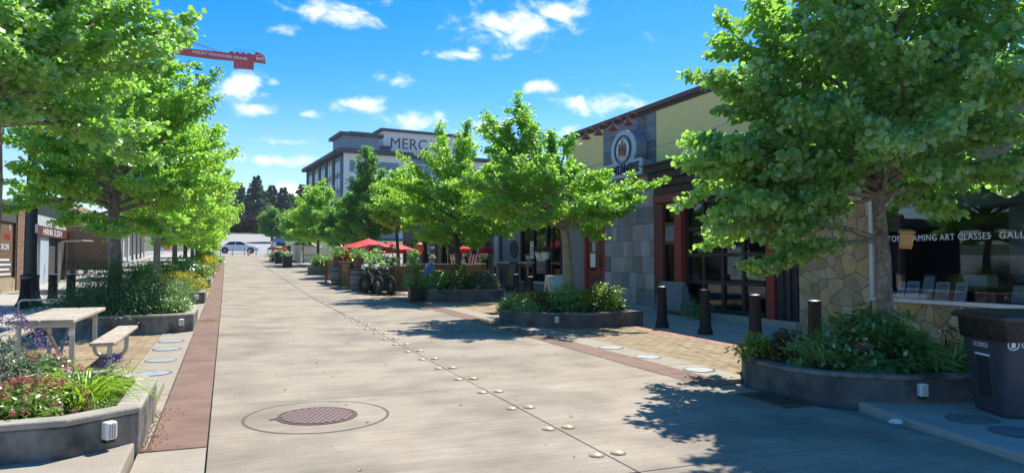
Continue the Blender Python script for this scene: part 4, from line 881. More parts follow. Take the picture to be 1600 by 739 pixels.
# ---- gallery
GA = thing('gallery_building', 'flagstone faced gallery with a large lettered shop window', 'building', (FX, 7.5, .1))
wy0, wy1, wz0, wz1 = 3.0, 9.58, .90, 2.85
q = MB(); fb(q, 9.66, 11.44, 0, 4.1, -.03, .3); fb(q, 2, 9.66, 0, .83, -.03, .3); fb(q, 2, 9.66, 2.93, 4.1, -.03, .3); q.build('stone_wall', 'mortar', GA)
GW = [o for o in GA.children][0]
panel('parapet_cap', 'maroon_trim', GA, 1.9, 11.44, 4.1, 4.2, .06, .4)
def clip(poly, p, n):
    o = []
    for i in range(len(poly)):
        a, b = poly[i - 1], poly[i]; da = (a[0] - p[0]) * n[0] + (a[1] - p[1]) * n[1]; db = (b[0] - p[0]) * n[0] + (b[1] - p[1]) * n[1]
        if (da > 0) != (db > 0): t = da / (da - db); o.append((a[0] + (b[0] - a[0]) * t, a[1] + (b[1] - a[1]) * t))
        if db <= 0: o.append(b)
    return o
def flagstones(parent, y0, y1, z0, z1, s, seed):
    r = random.Random(seed); pts = []; nz = max(1, round((z1 - z0) / s)); ny = max(1, round((y1 - y0) / (s * 1.25)))
    for j in range(nz):
        for i in range(ny): pts.append((y0 + (i + .5 + (.25 if j % 2 else -.25) + r.uniform(-.5, .5)) * (y1 - y0) / ny, z0 + (j + .5 + r.uniform(-.5, .5)) * (z1 - z0) / nz))
    pts = [p for p in pts if r.random() > .22]
    for i, p in enumerate(pts):
        poly = [(y0, z0), (y1, z0), (y1, z1), (y0, z1)]
        for k, c in enumerate(pts):
            if k == i or abs(c[0] - p[0]) > 4 * s or abs(c[1] - p[1]) > 4 * s: continue
            d = (c[0] - p[0], c[1] - p[1]); l = math.hypot(*d); d = (d[0] / l, d[1] / l); m_ = ((p[0] + c[0]) / 2 - d[0] * .0045, (p[1] + c[1]) / 2 - d[1] * .0045); poly = clip(poly, m_, d)
            if len(poly) < 3: break
        if len(poly) < 3: continue
        cc = (sum(a[0] for a in poly) / len(poly), sum(a[1] for a in poly) / len(poly))
        pr = r.uniform(.0, .012); inn = [(cc[0] + (a[0] - cc[0]) * .975, cc[1] + (a[1] - cc[1]) * .975) for a in poly]; n = len(poly)
        vs = [(FX + .03, *a) for a in poly] + [(FX + .012, *a) for a in poly] + [(FX - pr + r.uniform(-.003, .003), *a) for a in inn]
        fs = [(i_, (i_ + 1) % n, n + (i_ + 1) % n, n + i_) for i_ in range(n)] + [(n + i_, n + (i_ + 1) % n, 2 * n + (i_ + 1) % n, 2 * n + i_) for i_ in range(n)] + [tuple(range(2 * n, 3 * n))]
        MB().add(vs, fs).build('flagstone', 'flagstone', parent)
flagstones(GW, 9.68, 11.43, .1, 4.08, .19, 21); flagstones(GW, 5.5, 9.65, .1, .82, .2, 22)
GF = panel('shop_window', 'silver_frame', GA, wy0, 9.66, .83, .90, .07, .1, .006)
MB().bx(FX - .05, FX + .08, 9.585, 9.66, .902, 2.928).build('frame', 'silver_frame', GF, bevel=.005)
MB().bx(FX - .05, FX + .08, wy0, 9.583, 2.852, 2.928).build('frame', 'silver_frame', GF)
MB().bx(FX - .03, FX + .04, 3.4, 3.46, .902, 2.85).build('frame', 'silver_frame', GF)
pane(GF, wy0, 9.585, .9, 2.855, 'shop_glass', -.02)
k = text('lettering', 'CUSTOM FRAMING', .152, M_faceX(FX + .008, 9.58, 1.895), 'letter_white', GF, .002, 1.12, sx=.86)
text('lettering', '·  ART CLASSES', .152, M_faceX(FX + .008, 8.43, 1.895), 'letter_white', GF, .002, 1.12, sx=.86)
text('lettering', '·  GALLERY', .152, M_faceX(FX + .008, 7.47, 1.895), 'letter_white', GF, .002, 1.12, sx=.98)
# showroom
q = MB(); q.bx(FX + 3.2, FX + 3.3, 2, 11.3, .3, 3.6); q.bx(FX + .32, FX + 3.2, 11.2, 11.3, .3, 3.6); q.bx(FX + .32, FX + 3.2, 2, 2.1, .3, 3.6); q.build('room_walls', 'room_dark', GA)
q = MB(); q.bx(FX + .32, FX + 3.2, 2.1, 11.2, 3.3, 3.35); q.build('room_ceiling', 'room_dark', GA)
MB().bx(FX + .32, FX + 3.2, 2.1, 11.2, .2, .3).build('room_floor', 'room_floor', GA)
MB().bx(FX + .12, FX + .9, wy0, 9.6, .78, .885).build('window_shelf', 'room_floor', GA)
MB().bx(FX + .9, FX + 1.15, 7.45, 7.75, .3, 3.29).build('column', 'room_grey', GA); MB().bx(FX + .33, FX + .9, 3, 8.4, 2.45, 2.5).build('soffit', 'room_grey', GA); MB().bx(FX + .33, FX + .36, 3, 8.4, 2.5, 3.29).build('soffit_fascia', 'room_grey', GA)
gP = 'framed prints on the gallery window shelf'
PR = [(9.24, 9.12, 1.19, 'print_blue', 'narrow framed blue print at the left end of the gallery shelf'), (9.07, 8.84, 1.2, 'print_blue', 'plain pale blue framed print second from left on the gallery shelf'), (8.79, 8.54, 1.33, 'print_sea', 'tallest framed seascape print on the gallery shelf'), (8.52, 8.28, 1.2, 'print_sand', 'sandy framed print right of the tall seascape'), (8.17, 7.97, 1.2, 'print_blue', 'white mounted print with text lines on the gallery shelf'), (7.28, 6.95, 1.21, 'print_sea', 'framed seascape at the right end of the gallery shelf')]
for (ya, yb, zt, m, l) in PR:
    r = thing('framed_print', l, 'picture', (FX + .15, yb, .89), gP); hh = zt - .89
    for (nm, y0, y1, z0, z1, x0, x1, mm) in (('frame', yb, ya, .888, zt, .0, .018, 'paper_white' if m != 'print_sea' else 'navy_black'), ('picture', yb + .025, ya - .025, .888 + .03, zt - .03, -.003, .0, m)):
        q = MB().bx(x0, x1, y0, y1, z0, z1); q.v = [(FX + .13 + v[0] + (v[2] - .88) * .25, v[1], v[2]) for v in q.v]; q.build(nm, mm, r)
    q = MB()
    for k in range(3): q.bx(-.005, -.0035, yb + .05, ya - .05 - k * .02, zt - .09 - k * .05, zt - .075 - k * .05)
    q.v = [(FX + .13 + v[0] + (v[2] - .88) * .25, v[1], v[2]) for v in q.v]; q.build('caption_lines', 'sign_navy' if m == 'print_blue' else 'paper_white', r)
r = thing('framed_print', 'white framed portrait print hanging deeper inside the gallery', 'picture', (FX + 1.2, 7.4, 1.5), None); y0 = 6.95
MB().bx(FX + 1.18, FX + 1.2, 7.3, 7.62, 1.5, 1.86).build('frame', 'paper_white', r); MB().bx(FX + 1.17, FX + 1.179, 7.35, 7.57, 1.55, 1.81).build('picture', 'print_sand', r)
r = thing('printer_box', 'white boxy machine on a stand inside the gallery', 'printer', (FX + .75, 8.1, .9)); MB().bx(FX + .55, FX + .85, 7.9, 8.3, 1.12, 1.32).build('body', 'paper_white', r, bevel=.02); MB().bx(FX + .6, FX + .8, 7.95, 8.25, .89, 1.118).build('stand', 'navy_black', r)
r = thing('vase', 'dark vase with dried stems on the gallery shelf', 'vase', (FX + .5, 7.45, .89)); MB().lathe([(.05, .888), (.09, 1.0), (.07, 1.2), (.04, 1.3), (.055, 1.36)], (FX + .5, 7.45, 0), 14).build('body', 'terracotta', r, smooth=True)
q = MB()
for k in range(7): q.tube([(FX + .5, 7.45, 1.33), (FX + .5 + .05 * math.cos(k), 7.45 + .07 * math.sin(k * 2), 1.6 + .02 * k)], .006, 4)
q.build('stems', 'bark_pale', r, fix=False)
# ---- grey shop behind the middle tree
CB = thing('grey_shop', 'grey rendered shop with a narrow counter shelf and hanging baskets', 'building', (FX, 26, .3))
q = MB(); fb(q, 26.4, 29.5, .2, 4.4, 0, .3); fb(q, 22.27, 22.6, .2, 4.4, 0, .3); fb(q, 22.6, 26.4, .2, .75, 0, .3); fb(q, 22.6, 26.4, 2.9, 4.4, 0, .3); q.build('wall', 'grey_render', CB)
q = MB(); q.bx(FX + .3, FX + 9, 22.28, 29.5, 3.4, 4.3); q.bx(FX + 2.5, FX + 2.6, 22.3, 29.5, .3, 3.4); q.build('roof_mass', 'room_dark', CB)
panel('parapet_cap', 'dark_brown', CB, 22.34, 29.55, 4.4, 4.5, .06, .4); panel('pilaster', 'shop_grey', CB, 28.75, 29.3, .2, 4.39, .08, .0); panel('pilaster', 'navy_black', CB, 28.45, 28.74, .2, 4.39, .04, .0)
SW = panel('shop_window', 'black_frame', CB, 22.6, 22.7, .75, 2.9, .03, .1)
for y in (23.85, 25.1, 26.32): MB().bx(FX - .03, FX + .08, y - .04, y + .07, .75, 2.9).build('stile', 'black_frame', SW)
pane(SW, 22.7, 26.35, .78, 2.88, 'dark_glass', -.05); MB().bx(FX - .06, FX + .1, 22.6, 26.4, .70, .78).build('sill', 'shop_grey', SW)
CS = panel('counter_shelf', 'shop_grey', CB, 25.0, 28.6, 1.46, 1.53, .38, -.004, .006)
for k in range(6): MB().bx(FX - .30, FX - .005, 25.2 + k * .62, 25.28 + k * .62, 1.34, 1.458).build('corbel', 'shop_tan', CS)
for y in (25.15, 26.9, 28.5): MB().bx(FX - .34, FX - .26, y - .045, y + .045, .28, 1.338).build('post', 'navy_black', CS)
r = thing('menu_case', 'tall white framed menu case on the grey shop front', 'sign', (FX, 25.1, 1.7)); MB().bx(FX - .05, FX - .031, 24.95, 25.35, 1.6, 2.35).build('frame', 'black_frame', r); MB().bx(FX - .058, FX - .0505, 25.0, 25.3, 1.65, 2.3).build('sheet', 'paper_white', r)
q = MB()
for k in range(5): q.bx(FX - .061, FX - .0585, 25.06, 25.24, 1.75 + k * .11, 1.79 + k * .11)
q.build('caption_lines', 'sign_navy', r)
r = thing('iron_wheel', 'round black iron wheel ornament on the grey shop wall', 'ornament', (FX - .05, 27.0, 2.0)); q = MB().tube([(FX - .05, 27.0 + .34 * math.cos(2 * PI * k / 24), 2.02 + .34 * math.sin(2 * PI * k / 24)) for k in range(24)], .03, 6, True); q.build('rim', 'lamp_black', r)
for k in range(4): MB().tube([(FX - .05, 27.0 - .33 * math.cos(PI * k / 4), 2.02 - .33 * math.sin(PI * k / 4)), (FX - .05, 27.0 + .33 * math.cos(PI * k / 4), 2.02 + .33 * math.sin(PI * k / 4))], .018, 5).build('spoke', 'lamp_black', r)
for i, y in enumerate((23.2, 23.75)):
    r = thing('hanging_basket', ['white hanging basket with dark trailing plant, right of the pair', 'white hanging basket with dark trailing plant, left of the pair'][i], 'hanging basket', (FX - .35, y, 1.6), 'hanging baskets at the grey shop')
    MB().lathe([(.11, 1.62), (.17, 1.78), (.185, 1.86), (.17, 1.87), (.02, 1.86)], (FX - .35, y, 0), 14).build('basket', 'paper_white', r, smooth=True)
    MB().tube([(FX, y, 2.5), (FX - .2, y, 2.58), (FX - .35, y, 2.5), (FX - .35, y, 1.86)], .008, 5).build('hanger', 'lamp_black', r)
    rg = np.random.default_rng(60 + i); P = rg.normal(size=(260, 3)) * np.array((.13, .13, .09)) + np.array((FX - .35, y, 1.94)); leaf_mesh('plant', P, rg.normal(size=(260, 3)) + np.array((0, 0, .6)), rg.normal(size=(260, 3)), np.full(260, .07), T_KITE, 'leaf_bronze', r)
# sandwich board
sbx, sby = 8.75, 18.35; sz = gz(sby); r = thing('sandwich_board', 'white sandwich board sign standing behind the middle planter', 'sandwich board', (sbx, sby, sz))
for s in (-1, 1):
    q = MB().obox((sbx, sby + s * .17, sz + .46), .62, .03, .94, rx=s * .2); q.build('panel', 'shop_grey', r, bevel=.01)
q = MB().obox((sbx, sby - .192, sz + .5), .5, .004, .66, rx=-.2); q.build('poster', 'print_blue', r)
r = thing('easel_board', 'dark easel board with a green poster beside the counter shelf', 'easel sign', (10.3, 25.6, .35)); MB().obox((10.3, 25.6, .95), .04, .75, 1.2, ry=.12).build('board', 'navy_black', r); MB().obox((10.272, 25.6, 1.0), .012, .6, .8, ry=.12).build('poster', 'leaf_silver', r)
for y in (25.3, 25.9): MB().tube([(10.32, y, .33), (10.45, y, 1.4)], .015, 5).build('leg', 'lamp_black', r)
# wire chair
def wire_chair(label, x, y, rz):
    z = gz(y); r = thing('wire_chair', label, 'chair', (0, 0, 0), 'metal chairs by the grey shop')
    for sx_ in (-.2, .2):
        MB().tube([(sx_, -.2, .0), (sx_, -.19, .44)], .014, 6).build('leg', 'lamp_black', r); MB().tube([(sx_, .24, 0), (sx_, .19, .44)], .014, 6).build('leg', 'lamp_black', r)
    MB().bx(-.21, .21, -.21, .21, .44, .465).build('seat', 'lamp_black', r, bevel=.008)
    MB().tube([(-.2, .2, .46), (-.2, .26, .8), (-.12, .28, .9), (.12, .28, .9), (.2, .26, .8), (.2, .2, .46)], .014, 6).build('back_frame', 'lamp_black', r)
    for k in range(4): MB().tube([(-.12 + .08 * k, .2, .46), (-.12 + .08 * k, .275, .9)], .007, 4).build('back_rod', 'lamp_black', r)
    r.location = (x, y, z); r.rotation_euler = (0, 0, rz); r['label'] = label; return r
wire_chair('black wire chair in front of the counter shelf', 10.0, 27.0, 1.2)
c2 = wire_chair('black wire chair half hidden behind the bollard', 10.1, 25.6 + .9, -1.4)
r = thing('bar_stool', 'round topped black stool outside the patio end', 'stool', (9.4, 25.1, .33)); MB().cyl(9.4, 25.1, 1.0, 1.05, .2, n=20).build('seat', 'bollard_cap', r)
MB().cyl(9.4, 25.1, .34, 1.0, .03, n=10).build('post', 'lamp_black', r); MB().lathe([(.2, .33), (.2, .35), (.04, .38)], (9.4, 25.1, 0), 20).build('foot', 'lamp_black', r)
# ---- dark patio restaurant
DB = thing('patio_restaurant', 'long dark single storey restaurant behind the fenced patio', 'building', (FX, 40, .6))
q = MB(); fb(q, 29.6, 47, .3, .9, 0, .3); fb(q, 29.6, 47, 2.9, 4.6, 0, .3)
for y in (29.6, 32.4, 35.4, 38.4, 41.6, 44.6, 46.6): fb(q, y, y + .4, .9, 2.9, 0, .3)
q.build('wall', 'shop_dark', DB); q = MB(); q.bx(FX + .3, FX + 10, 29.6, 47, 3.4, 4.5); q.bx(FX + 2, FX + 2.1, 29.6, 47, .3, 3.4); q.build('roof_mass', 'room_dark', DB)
panel('parapet_cap', 'navy_black', DB, 29.56, 47.1, 4.6, 4.75, .1, .4); panel('timber_pier', 'brown_wood', DB, 37.5, 38.0, .3, 3.0, .1, 0); panel('timber_pier', 'brown_wood', DB, 32.4, 32.9, .3, 3.0, .1, 0)
for (a, b) in ((30.0, 32.4), (32.8, 35.4), (35.8, 38.4), (38.8, 41.6), (42.0, 44.6), (45.0, 46.6)):
    w = MB().bx(FX - .02, FX + .1, a + .02, a + .1, .9, 2.9).build('window_frame', 'black_frame', DB); pane(w, a, b, .9, 2.9, 'dark_glass', -.05)
r = thing('menu_sign', 'dark board of white notices on the patio restaurant front', 'sign', (FX, 39.2, 1.5)); MB().bx(FX - .06, FX - .03, 38.7, 39.9, 1.2, 2.8).build('board', 'navy_black', r)
for z in (1.35, 1.8, 2.25, 2.6): MB().bx(FX - .07, FX - .061, 38.9, 39.7, z, z + .14).build('notice_sheet', 'paper_white', r)
# beige enclosure
SH = thing('beige_enclosure', 'beige panelled enclosure with brown framing on the far right of the street', 'enclosure', (7, 62, 1.4)); zb = gz(62)
for k in range(4):
    for (z0, z1) in ((.05, .62), (.70, 1.35)): MB().bx(6.06 + k * 1.25, 6.06 + k * 1.25 + 1.15, 62.0, 62.06, zb + z0, zb + z1).build('panel', 'shed_beige', SH)
    MB().bx(6.06 + k * 1.25 + 1.152, 6.06 + k * 1.25 + 1.248, 61.98, 62.08, zb, zb + 1.4).build('upright', 'shed_brown', SH)
MB().bx(5.96, 6.055, 61.98, 62.08, zb, zb + 1.4).build('upright', 'shed_brown', SH); MB().bx(6.056, 11.0, 61.975, 62.07, zb + .625, zb + .695).build('rail', 'shed_brown', SH); MB().bx(5.95, 11.0, 61.96, 62.1, zb + 1.402, zb + 1.46).build('rail', 'shed_beige', SH)
for k in range(6): MB().bx(5.8, 5.95, 62.3 + k * 1.7, 63.3 + k * 1.7, zb, zb + 1.5 + .04 * k).build('side_panel', 'shed_beige', SH)

# ================================================================ LEFT HAND SHOPS (facade x = -7.2 looking towards +x)
LX = -7.2
def lb(y0, y1, z0, z1, d0=0.0, d1=.25): return MB().bx(LX - d1, LX + d0, y0, y1, z0, z1)
LS = thing('salon_shop', 'brick trimmed hair salon with brown window on the left', 'shop', (LX, 29.5, .5))
lb(24, 32.2, .3, .95).build('stall_riser', 'shop_tan', LS); lb(24, 32.2, 2.95, 3.7).build('fascia', 'shop_dark', LS)
lw = lb(24, 24.15, .95, 2.95, .03).build('shop_window', 'dark_brown', LS)
for y in (27.6, 31.0): MB().bx(LX - .1, LX + .03, y, y + .12, .95, 2.95).build('stile', 'dark_brown', lw)
MB().bx(LX - .08, LX - .06, 24.15, 31.1, .95, 2.95).build('pane', 'car_glass', lw); MB().bx(LX - .059, LX - .05, 28, 31.0, .97, 2.93).build('blind', 'brown_wood', lw)
text('lettering', 'SALON', .30, M_facepX(LX - .035, 29.4, 1.95), 'letter_white', lw, .004); text('lettering', 'HAIR', .30, M_facepX(LX - .035, 29.9, 2.35), 'red_canvas', lw, .004); text('lettering', 'II', .3, M_facepX(LX - .035, 30.4, 2.65), 'letter_white', lw, .004)
for k in range(4): MB().bx(LX - .047, LX - .035, 29.3, 30.7 - .2 * (k % 2), 1.05 + k * .17, 1.12 + k * .17).build('caption_lines', 'letter_white', lw)
bp_ = lb(31.2, 32.2, .35, 3.6, .02).build('brick_pier', 'mortar_dark', LS)
for k in range(36):
    for j in range(3): MB().bx(LX + .018, LX + .04, 31.2 + j * .333 + .01, 31.2 + (j + 1) * .333 - .01, .42 + k * .088, .42 + k * .088 + .076).build('brick', 'brick_wall', bp_)
LD_ = thing('sushi_shop', 'pale grey sushi shop with a glazed blue grey door under a maroon sign board', 'shop', (LX, 36, .6))
lb(32.22, 41, 2.9, 3.45, .0).build('fascia', 'shop_grey', LD_); lb(32.22, 32.6, .4, 2.9).build('pier', 'door_blue', LD_); lb(34.9, 36.4, .4, 2.9).build('pier', 'door_blue', LD_); lb(38.2, 41, .4, 2.9).build('wall', 'shop_dark', LD_)
dd = MB().bx(LX - .14, LX - .08, 32.6, 34.9, .5, 1.0).build('shop_door', 'door_blue', LD_); MB().bx(LX - .14, LX - .08, 32.6, 33.0, 1.0, 2.9).build('stile', 'door_blue', dd); MB().bx(LX - .14, LX - .08, 34.5, 34.9, 1.0, 2.9).build('stile', 'door_blue', dd); MB().bx(LX - .12, LX - .1, 33.0, 34.5, 1.0, 2.9).build('pane', 'car_glass', dd)
MB().bx(LX - .079, LX - .072, 33.05, 34.45, .58, .92).build('kick_panel', 'shop_grey', dd)
MB().bx(LX - .13, LX - .09, 36.4, 38.2, .5, 2.9).build('dark_door', 'shop_dark', LD_)
SB = thing('sushi_sign', 'maroon sign board lettered HANA SUSHI in cream', 'sign', (LX + .1, 36, 2.8)); MB().bx(LX + .005, LX + .08, 32.3, 40.4, 2.58, 3.02).build('board', 'maroon_sign', SB, bevel=.01)
text('lettering', 'HANA', .40, M_facepX(LX + .084, 32.4, 2.66), 'letter_white', SB, .004, 1.0, sx=1.25); text('lettering', 'HANA SUSHI', .40, M_facepX(LX + .084, 34.9, 2.66), 'letter_white', SB, .004, 1.0, sx=1.62)
q = MB(); q.bx(LX - 8, LX - .26, 24, 41, 3.2, 3.55); q.bx(LX - 4, LX - 3.9, 24, 41, .4, 3.2); q.build('roof_mass', 'shop_dark', LS)
# brown canvas screen
sy = 40.0; sz = gz(sy); SC = thing('canvas_screen', 'large brown canvas screen on a pale pipe frame in front of the sushi shop', 'screen', (-6.4, sy, sz))
q = MB(); nx = 16; vs = []
for j in range(7):
    for i in range(nx + 1): vs.append((-7.15 + 1.75 * i / nx, sy + .03 * math.sin(i * 1.1 + j * .4), sz + .42 + 2.1 * j / 6))
q.add(vs, [(j * (nx + 1) + i, j * (nx + 1) + i + 1, (j + 1) * (nx + 1) + i + 1, (j + 1) * (nx + 1) + i) for j in range(6) for i in range(nx)]); q.add([(v[0], v[1] + .012, v[2]) for v in vs], [(j * (nx + 1) + i, (j + 1) * (nx + 1) + i, (j + 1) * (nx + 1) + i + 1, j * (nx + 1) + i + 1) for j in range(6) for i in range(nx)])
q.build('canvas', 'brown_canvas', SC, smooth=True, fix=False)
q = MB(); q.bx(-5.39, -5.34, sy, sy + 2.4, sz + .42, sz + 2.5); q.build('side_canvas', 'shop_tan', SC)
for x in (-7.18, -5.37): MB().tube([(x, sy + .06, sz), (x, sy + .06, sz + 2.52)], .03, 8).build('frame_pipe', 'shop_tan', SC)
MB().tube([(-7.18, sy + .06, sz + 2.54), (-5.37, sy + .06, sz + 2.54)], .03, 8).build('frame_pipe', 'shop_tan', SC)
FN = thing('patio_railing', 'low black railing below the brown canvas screen', 'railing', (-6, 39.5, sz))
for z in (.2, .5, .8): MB().tube([(-8, 39.6, sz + z), (-4.0, 39.6, sz + z)], .016, 6).build('rail', 'lamp_black', FN)
for k in range(18): MB().tube([(-8 + k * .235, 39.6, sz - .02), (-8 + k * .235, 39.6, sz + .82)], .012, 5).build('baluster', 'lamp_black', FN)
AF = thing('white_arch_pipe', 'pale bent pipe arch left of the canvas screen', 'pipe arch', (-6.8, 37, .8)); MB().tube([(-6.75, 36.2, .55), (-6.75, 36.2, 2.25)] + arc((-6.6, 36.2, 2.25), .15, PI, PI / 2, (1, 0, 0), (0, 0, 1), 5) + [(-5.9, 36.2, 2.45), (-5.9, 39, 2.5)], .035, 8).build('pipe', 'coping', AF, smooth=True)
LR = thing('far_shop_row', 'row of shop fronts with dark piers farther up the left side', 'shop', (LX, 55, 1.2))
rr_ = random.Random(2); y = 42.5
while y < 76:
    b = gz(y); MB().bx(LX - .25, LX, y, y + .55, b - .2, b + 2.7).build('pier', rr_.choice(['shop_dark', 'shop_tan', 'shop_grey', 'shop_dark']), LR)
    w = MB().bx(LX - .15, LX - .1, y + .55, y + 3.0, b + .1, b + .5).build('window_frame', 'shop_grey', LR); MB().bx(LX - .13, LX - .11, y + .55, y + 3.0, b + .5, b + 2.5).build('pane', 'dark_glass', w)
    for k in range(4): MB().bx(LX - .105, LX - .08, y + .55 + k * .75, y + .61 + k * .75, b + .5, b + 2.5).build('bar', 'paper_white', w)
    MB().bx(LX - .25, LX + .1, y, y + 3.0, b + 2.72, b + 3.5).build('fascia', rr_.choice(['shop_tan', 'shop_dark']), LR); y += 3.02
MB().bx(LX - 6, LX - .3, 42.5, 76, .6, 4.6).build('roof_mass', 'shop_tan', LR)
# ================================================================ PATIO
def fence_run(label, p0, p1, h, nb, top=True, group='plank fence sections round the patio', brd='brown_wood'):
    x0, y0 = p0; x1, y1 = p1; z = gz((y0 + y1) / 2); a = math.atan2(y1 - y0, x1 - x0); ln = math.hypot(x1 - x0, y1 - y0); r = thing('plank_fence', label, 'fence', ((x0 + x1) / 2, (y0 + y1) / 2, z), group)
    cx, cy = (x0 + x1) / 2, (y0 + y1) / 2; bh = (h - .12) / nb
    for k in range(nb): MB().obox((cx + random.uniform(-.01, .01), cy, z + .1 + bh * (k + .5)), ln, .03, bh - .025, a).build('board', brd, r, bevel=.004)
    n = max(2, int(ln / 1.5) + 1)
    for k in range(n): t = k / (n - 1); MB().obox((x0 + (x1 - x0) * t + .06 * math.sin(a), y0 + (y1 - y0) * t + .062 * abs(math.cos(a)), z + h / 2 - .05), .09, .09, h + .1, a).build('post', brd, r)
    if top: MB().obox((cx, cy, z + h + .025), ln + .1, .2, .04, a).build('top_rail', 'grey_wood', r, bevel=.006)
    return r
fence_run('plank fence behind the long planter with a grey top rail', (5.78, 26.0), (9.0, 25.4), 1.08, 5)
fence_run('short plank fence at the right end of the patio', (9.02, 25.3), (9.3, 29.5), 1.05, 5)
fence_run('plank fence panel between the two blue barrels', (4.62, 31.1), (4.66, 29.0), 1.05, 5)
fence_run('plank fence panel beyond the farther barrel', (4.55, 35.2), (4.58, 32.9), 1.05, 5)
fence_run('plank fence behind the bicycle', (5.0, 28.3), (5.7, 26.05), .95, 4)
fence_run('dark wooden bench wall inside the patio', (6.2, 28.4), (9.1, 28.4), .9, 4)
def barrel(label, x, y):
    z = gz(y); r = thing('barrel', label, 'barrel', (x, y, z), 'old blue grey barrels at the patio edge')
    MB().lathe([(.27, z), (.31, z + .18), (.335, z + .42), (.31, z + .70), (.27, z + .88), (.25, z + .88), (.25, z + .86), (.002, z + .86)], (x, y, 0), 20, cap=False).build('staves', 'barrel_blue', r, smooth=True)
    for (h, rr) in ((.06, .287), (.22, .320), (.62, .324), (.80, .294)): MB().lathe([(rr, z + h), (rr + .004, z + h + .01), (rr + .002, z + h + .04), (rr - .004, z + h + .045)], (x, y, 0), 20, cap=False).build('hoop', 'bollard_black', r)
    return r
barrel('blue grey barrel beside the bicycle', 4.82, 28.0); barrel('blue grey barrel with terracotta urn, farther from the bicycle', 4.6, 32.0)
def urn(label, x, y, z):
    r = thing('urn', label, 'plant pot', (x, y, z), 'terracotta urns at the patio'); MB().lathe([(.14, z), (.2, z + .1), (.24, z + .26), (.2, z + .36), (.24, z + .42), (.22, z + .42), (.02, z + .4)], (x, y, 0), 16, cap=False).build('body', 'terracotta', r, smooth=True)
    rg = np.random.default_rng(int(x * 100)); P = rg.normal(size=(240, 3)) * np.array((.16, .16, .12)) + np.array((x, y, z + .55)); leaf_mesh('plant', P, rg.normal(size=(240, 3)), rg.normal(size=(240, 3)) + np.array((0, 0, .8)), np.full(240, .12), T_KITE, 'leaf_shrub', r)
urn('terracotta urn standing on the farther barrel', 4.6, 32.0, gz(32) + .865); urn('terracotta urn standing on the barrel beside the bicycle', 4.82, 28.0, gz(28) + .865)
def umbrella(label, x, y, r_, zlo, zhi, closed=False):
    z = gz(y); u = thing('patio_umbrella', label, 'umbrella', (x, y, z), 'red patio umbrellas'); MB().tube([(x, y, z), (x, y, z + zhi + .05)], .022, 8).build('pole', 'sign_white' if not closed else 'galv', u); MB().lathe([(.24, z), (.24, z + .06), (.04, z + .1)], (x, y, 0), 16).build('base', 'lamp_black', u)
    if closed:
        q = MB(); n = 16; vs = []
        for (rr, h) in ((.16, zlo), (.2, zlo + .25), (.13, zlo + .75), (.04, zhi)):
            for k in range(n): a = 2 * PI * k / n; f = rr * (1.2 if k % 2 else .75); vs.append((x + f * math.cos(a), y + f * math.sin(a), z + h))
        q.add(vs, [(j * n + k, j * n + (k + 1) % n, (j + 1) * n + (k + 1) % n, (j + 1) * n + k) for j in range(3) for k in range(n)]); q.build('canopy', 'red_canvas', u, fix=False); return
    for k in range(8):
        a0, a1 = 2 * PI * k / 8 + .2, 2 * PI * (k + 1) / 8 + .2; q = MB(); e0 = (x + r_ * math.cos(a0), y + r_ * math.sin(a0), z + zlo); e1 = (x + r_ * math.cos(a1), y + r_ * math.sin(a1), z + zlo); mm = (x + r_ * .95 * math.cos((a0 + a1) / 2), y + r_ * .95 * math.sin((a0 + a1) / 2), z + zlo + .02)
        h = lambda t: (x + (mm[0] - x) * t, y + (mm[1] - y) * t, z + zhi + (zlo - zhi) * t - .05 * math.sin(PI * t))
        d = lambda p: (p[0], p[1], p[2] - .18)
        q.add([(x, y, z + zhi), e0, mm, e1, d(e0), d(mm), d(e1)], [(0, 1, 2), (0, 2, 3), (1, 4, 5, 2), (2, 5, 6, 3)]); q.build('canopy_panel', 'red_canvas', u, fix=False)
        MB().tube([(x, y, z + zhi - .02), e0], .01, 4).build('rib', 'galv', u)
    return u
umbrella('open red umbrella over the patio, largest and leftmost', 6.15, 33.2, 1.45, 1.62, 2.08)
umbrella('open red umbrella partly behind the first one', 7.6, 34.6, 1.15, 1.55, 1.95)
umbrella('open red umbrella at the right end of the patio', 9.9, 28.9, .8, 1.65, 1.98)
umbrella('furled red umbrella standing at the left end of the patio', 5.15, 33.6, .2, .85, 1.75, True)
def flag_bunting(label, x, y, z, w, h, lean):
    r = thing('flag', label, 'flag', (x, y, z), 'striped flags along the patio'); MB().tube([(x, y, gz(y)), (x, y, z + h)], .012, 5).build('staff', 'galv', r)
    for k in range(7):
        q = MB(); a = k / 7; b = (k + 1) / 7; vs = []
        for i in range(5): t = i / 4; yy = y - .05 + .05 * math.sin(t * 5); vs += [(x + .02 + w * a + lean * t, yy, z + h - h * t), (x + .02 + w * b + lean * t, yy + .012, z + h - h * t)]
        q.add(vs, [(2 * i, 2 * i + 1, 2 * i + 3, 2 * i + 2) for i in range(4)]); q.build('stripe', 'flag_red' if k % 2 == 0 else 'flag_white', r, fix=False)
    q = MB().bx(x + .025, x + w * .55 + .02, y - .075, y - .062, z + h * .62, z + h); q.build('canton', 'flag_navy', r)
flag_bunting('striped red and white flag hanging left of the tree trunk on the patio', 7.95, 26.4, 1.45, .36, .6, .05)
flag_bunting('striped red and white flag draped right of the tree trunk on the patio', 8.9, 26.5, 1.35, .42, .75, -.22)
r = thing('orange_lantern', 'orange oval lantern hanging at the patio', 'lantern', (7.5, 29.0, 2.1)); MB().lathe([(.02, 1.82), (.15, 1.9), (.19, 2.08), (.15, 2.26), (.02, 2.34)], (7.5, 29.0, 0), 14).build('globe', 'orange_plastic', r, smooth=True); MB().tube([(7.5, 29, 2.34), (7.5, 29, 2.8)], .008, 5).build('cord', 'lamp_black', r)
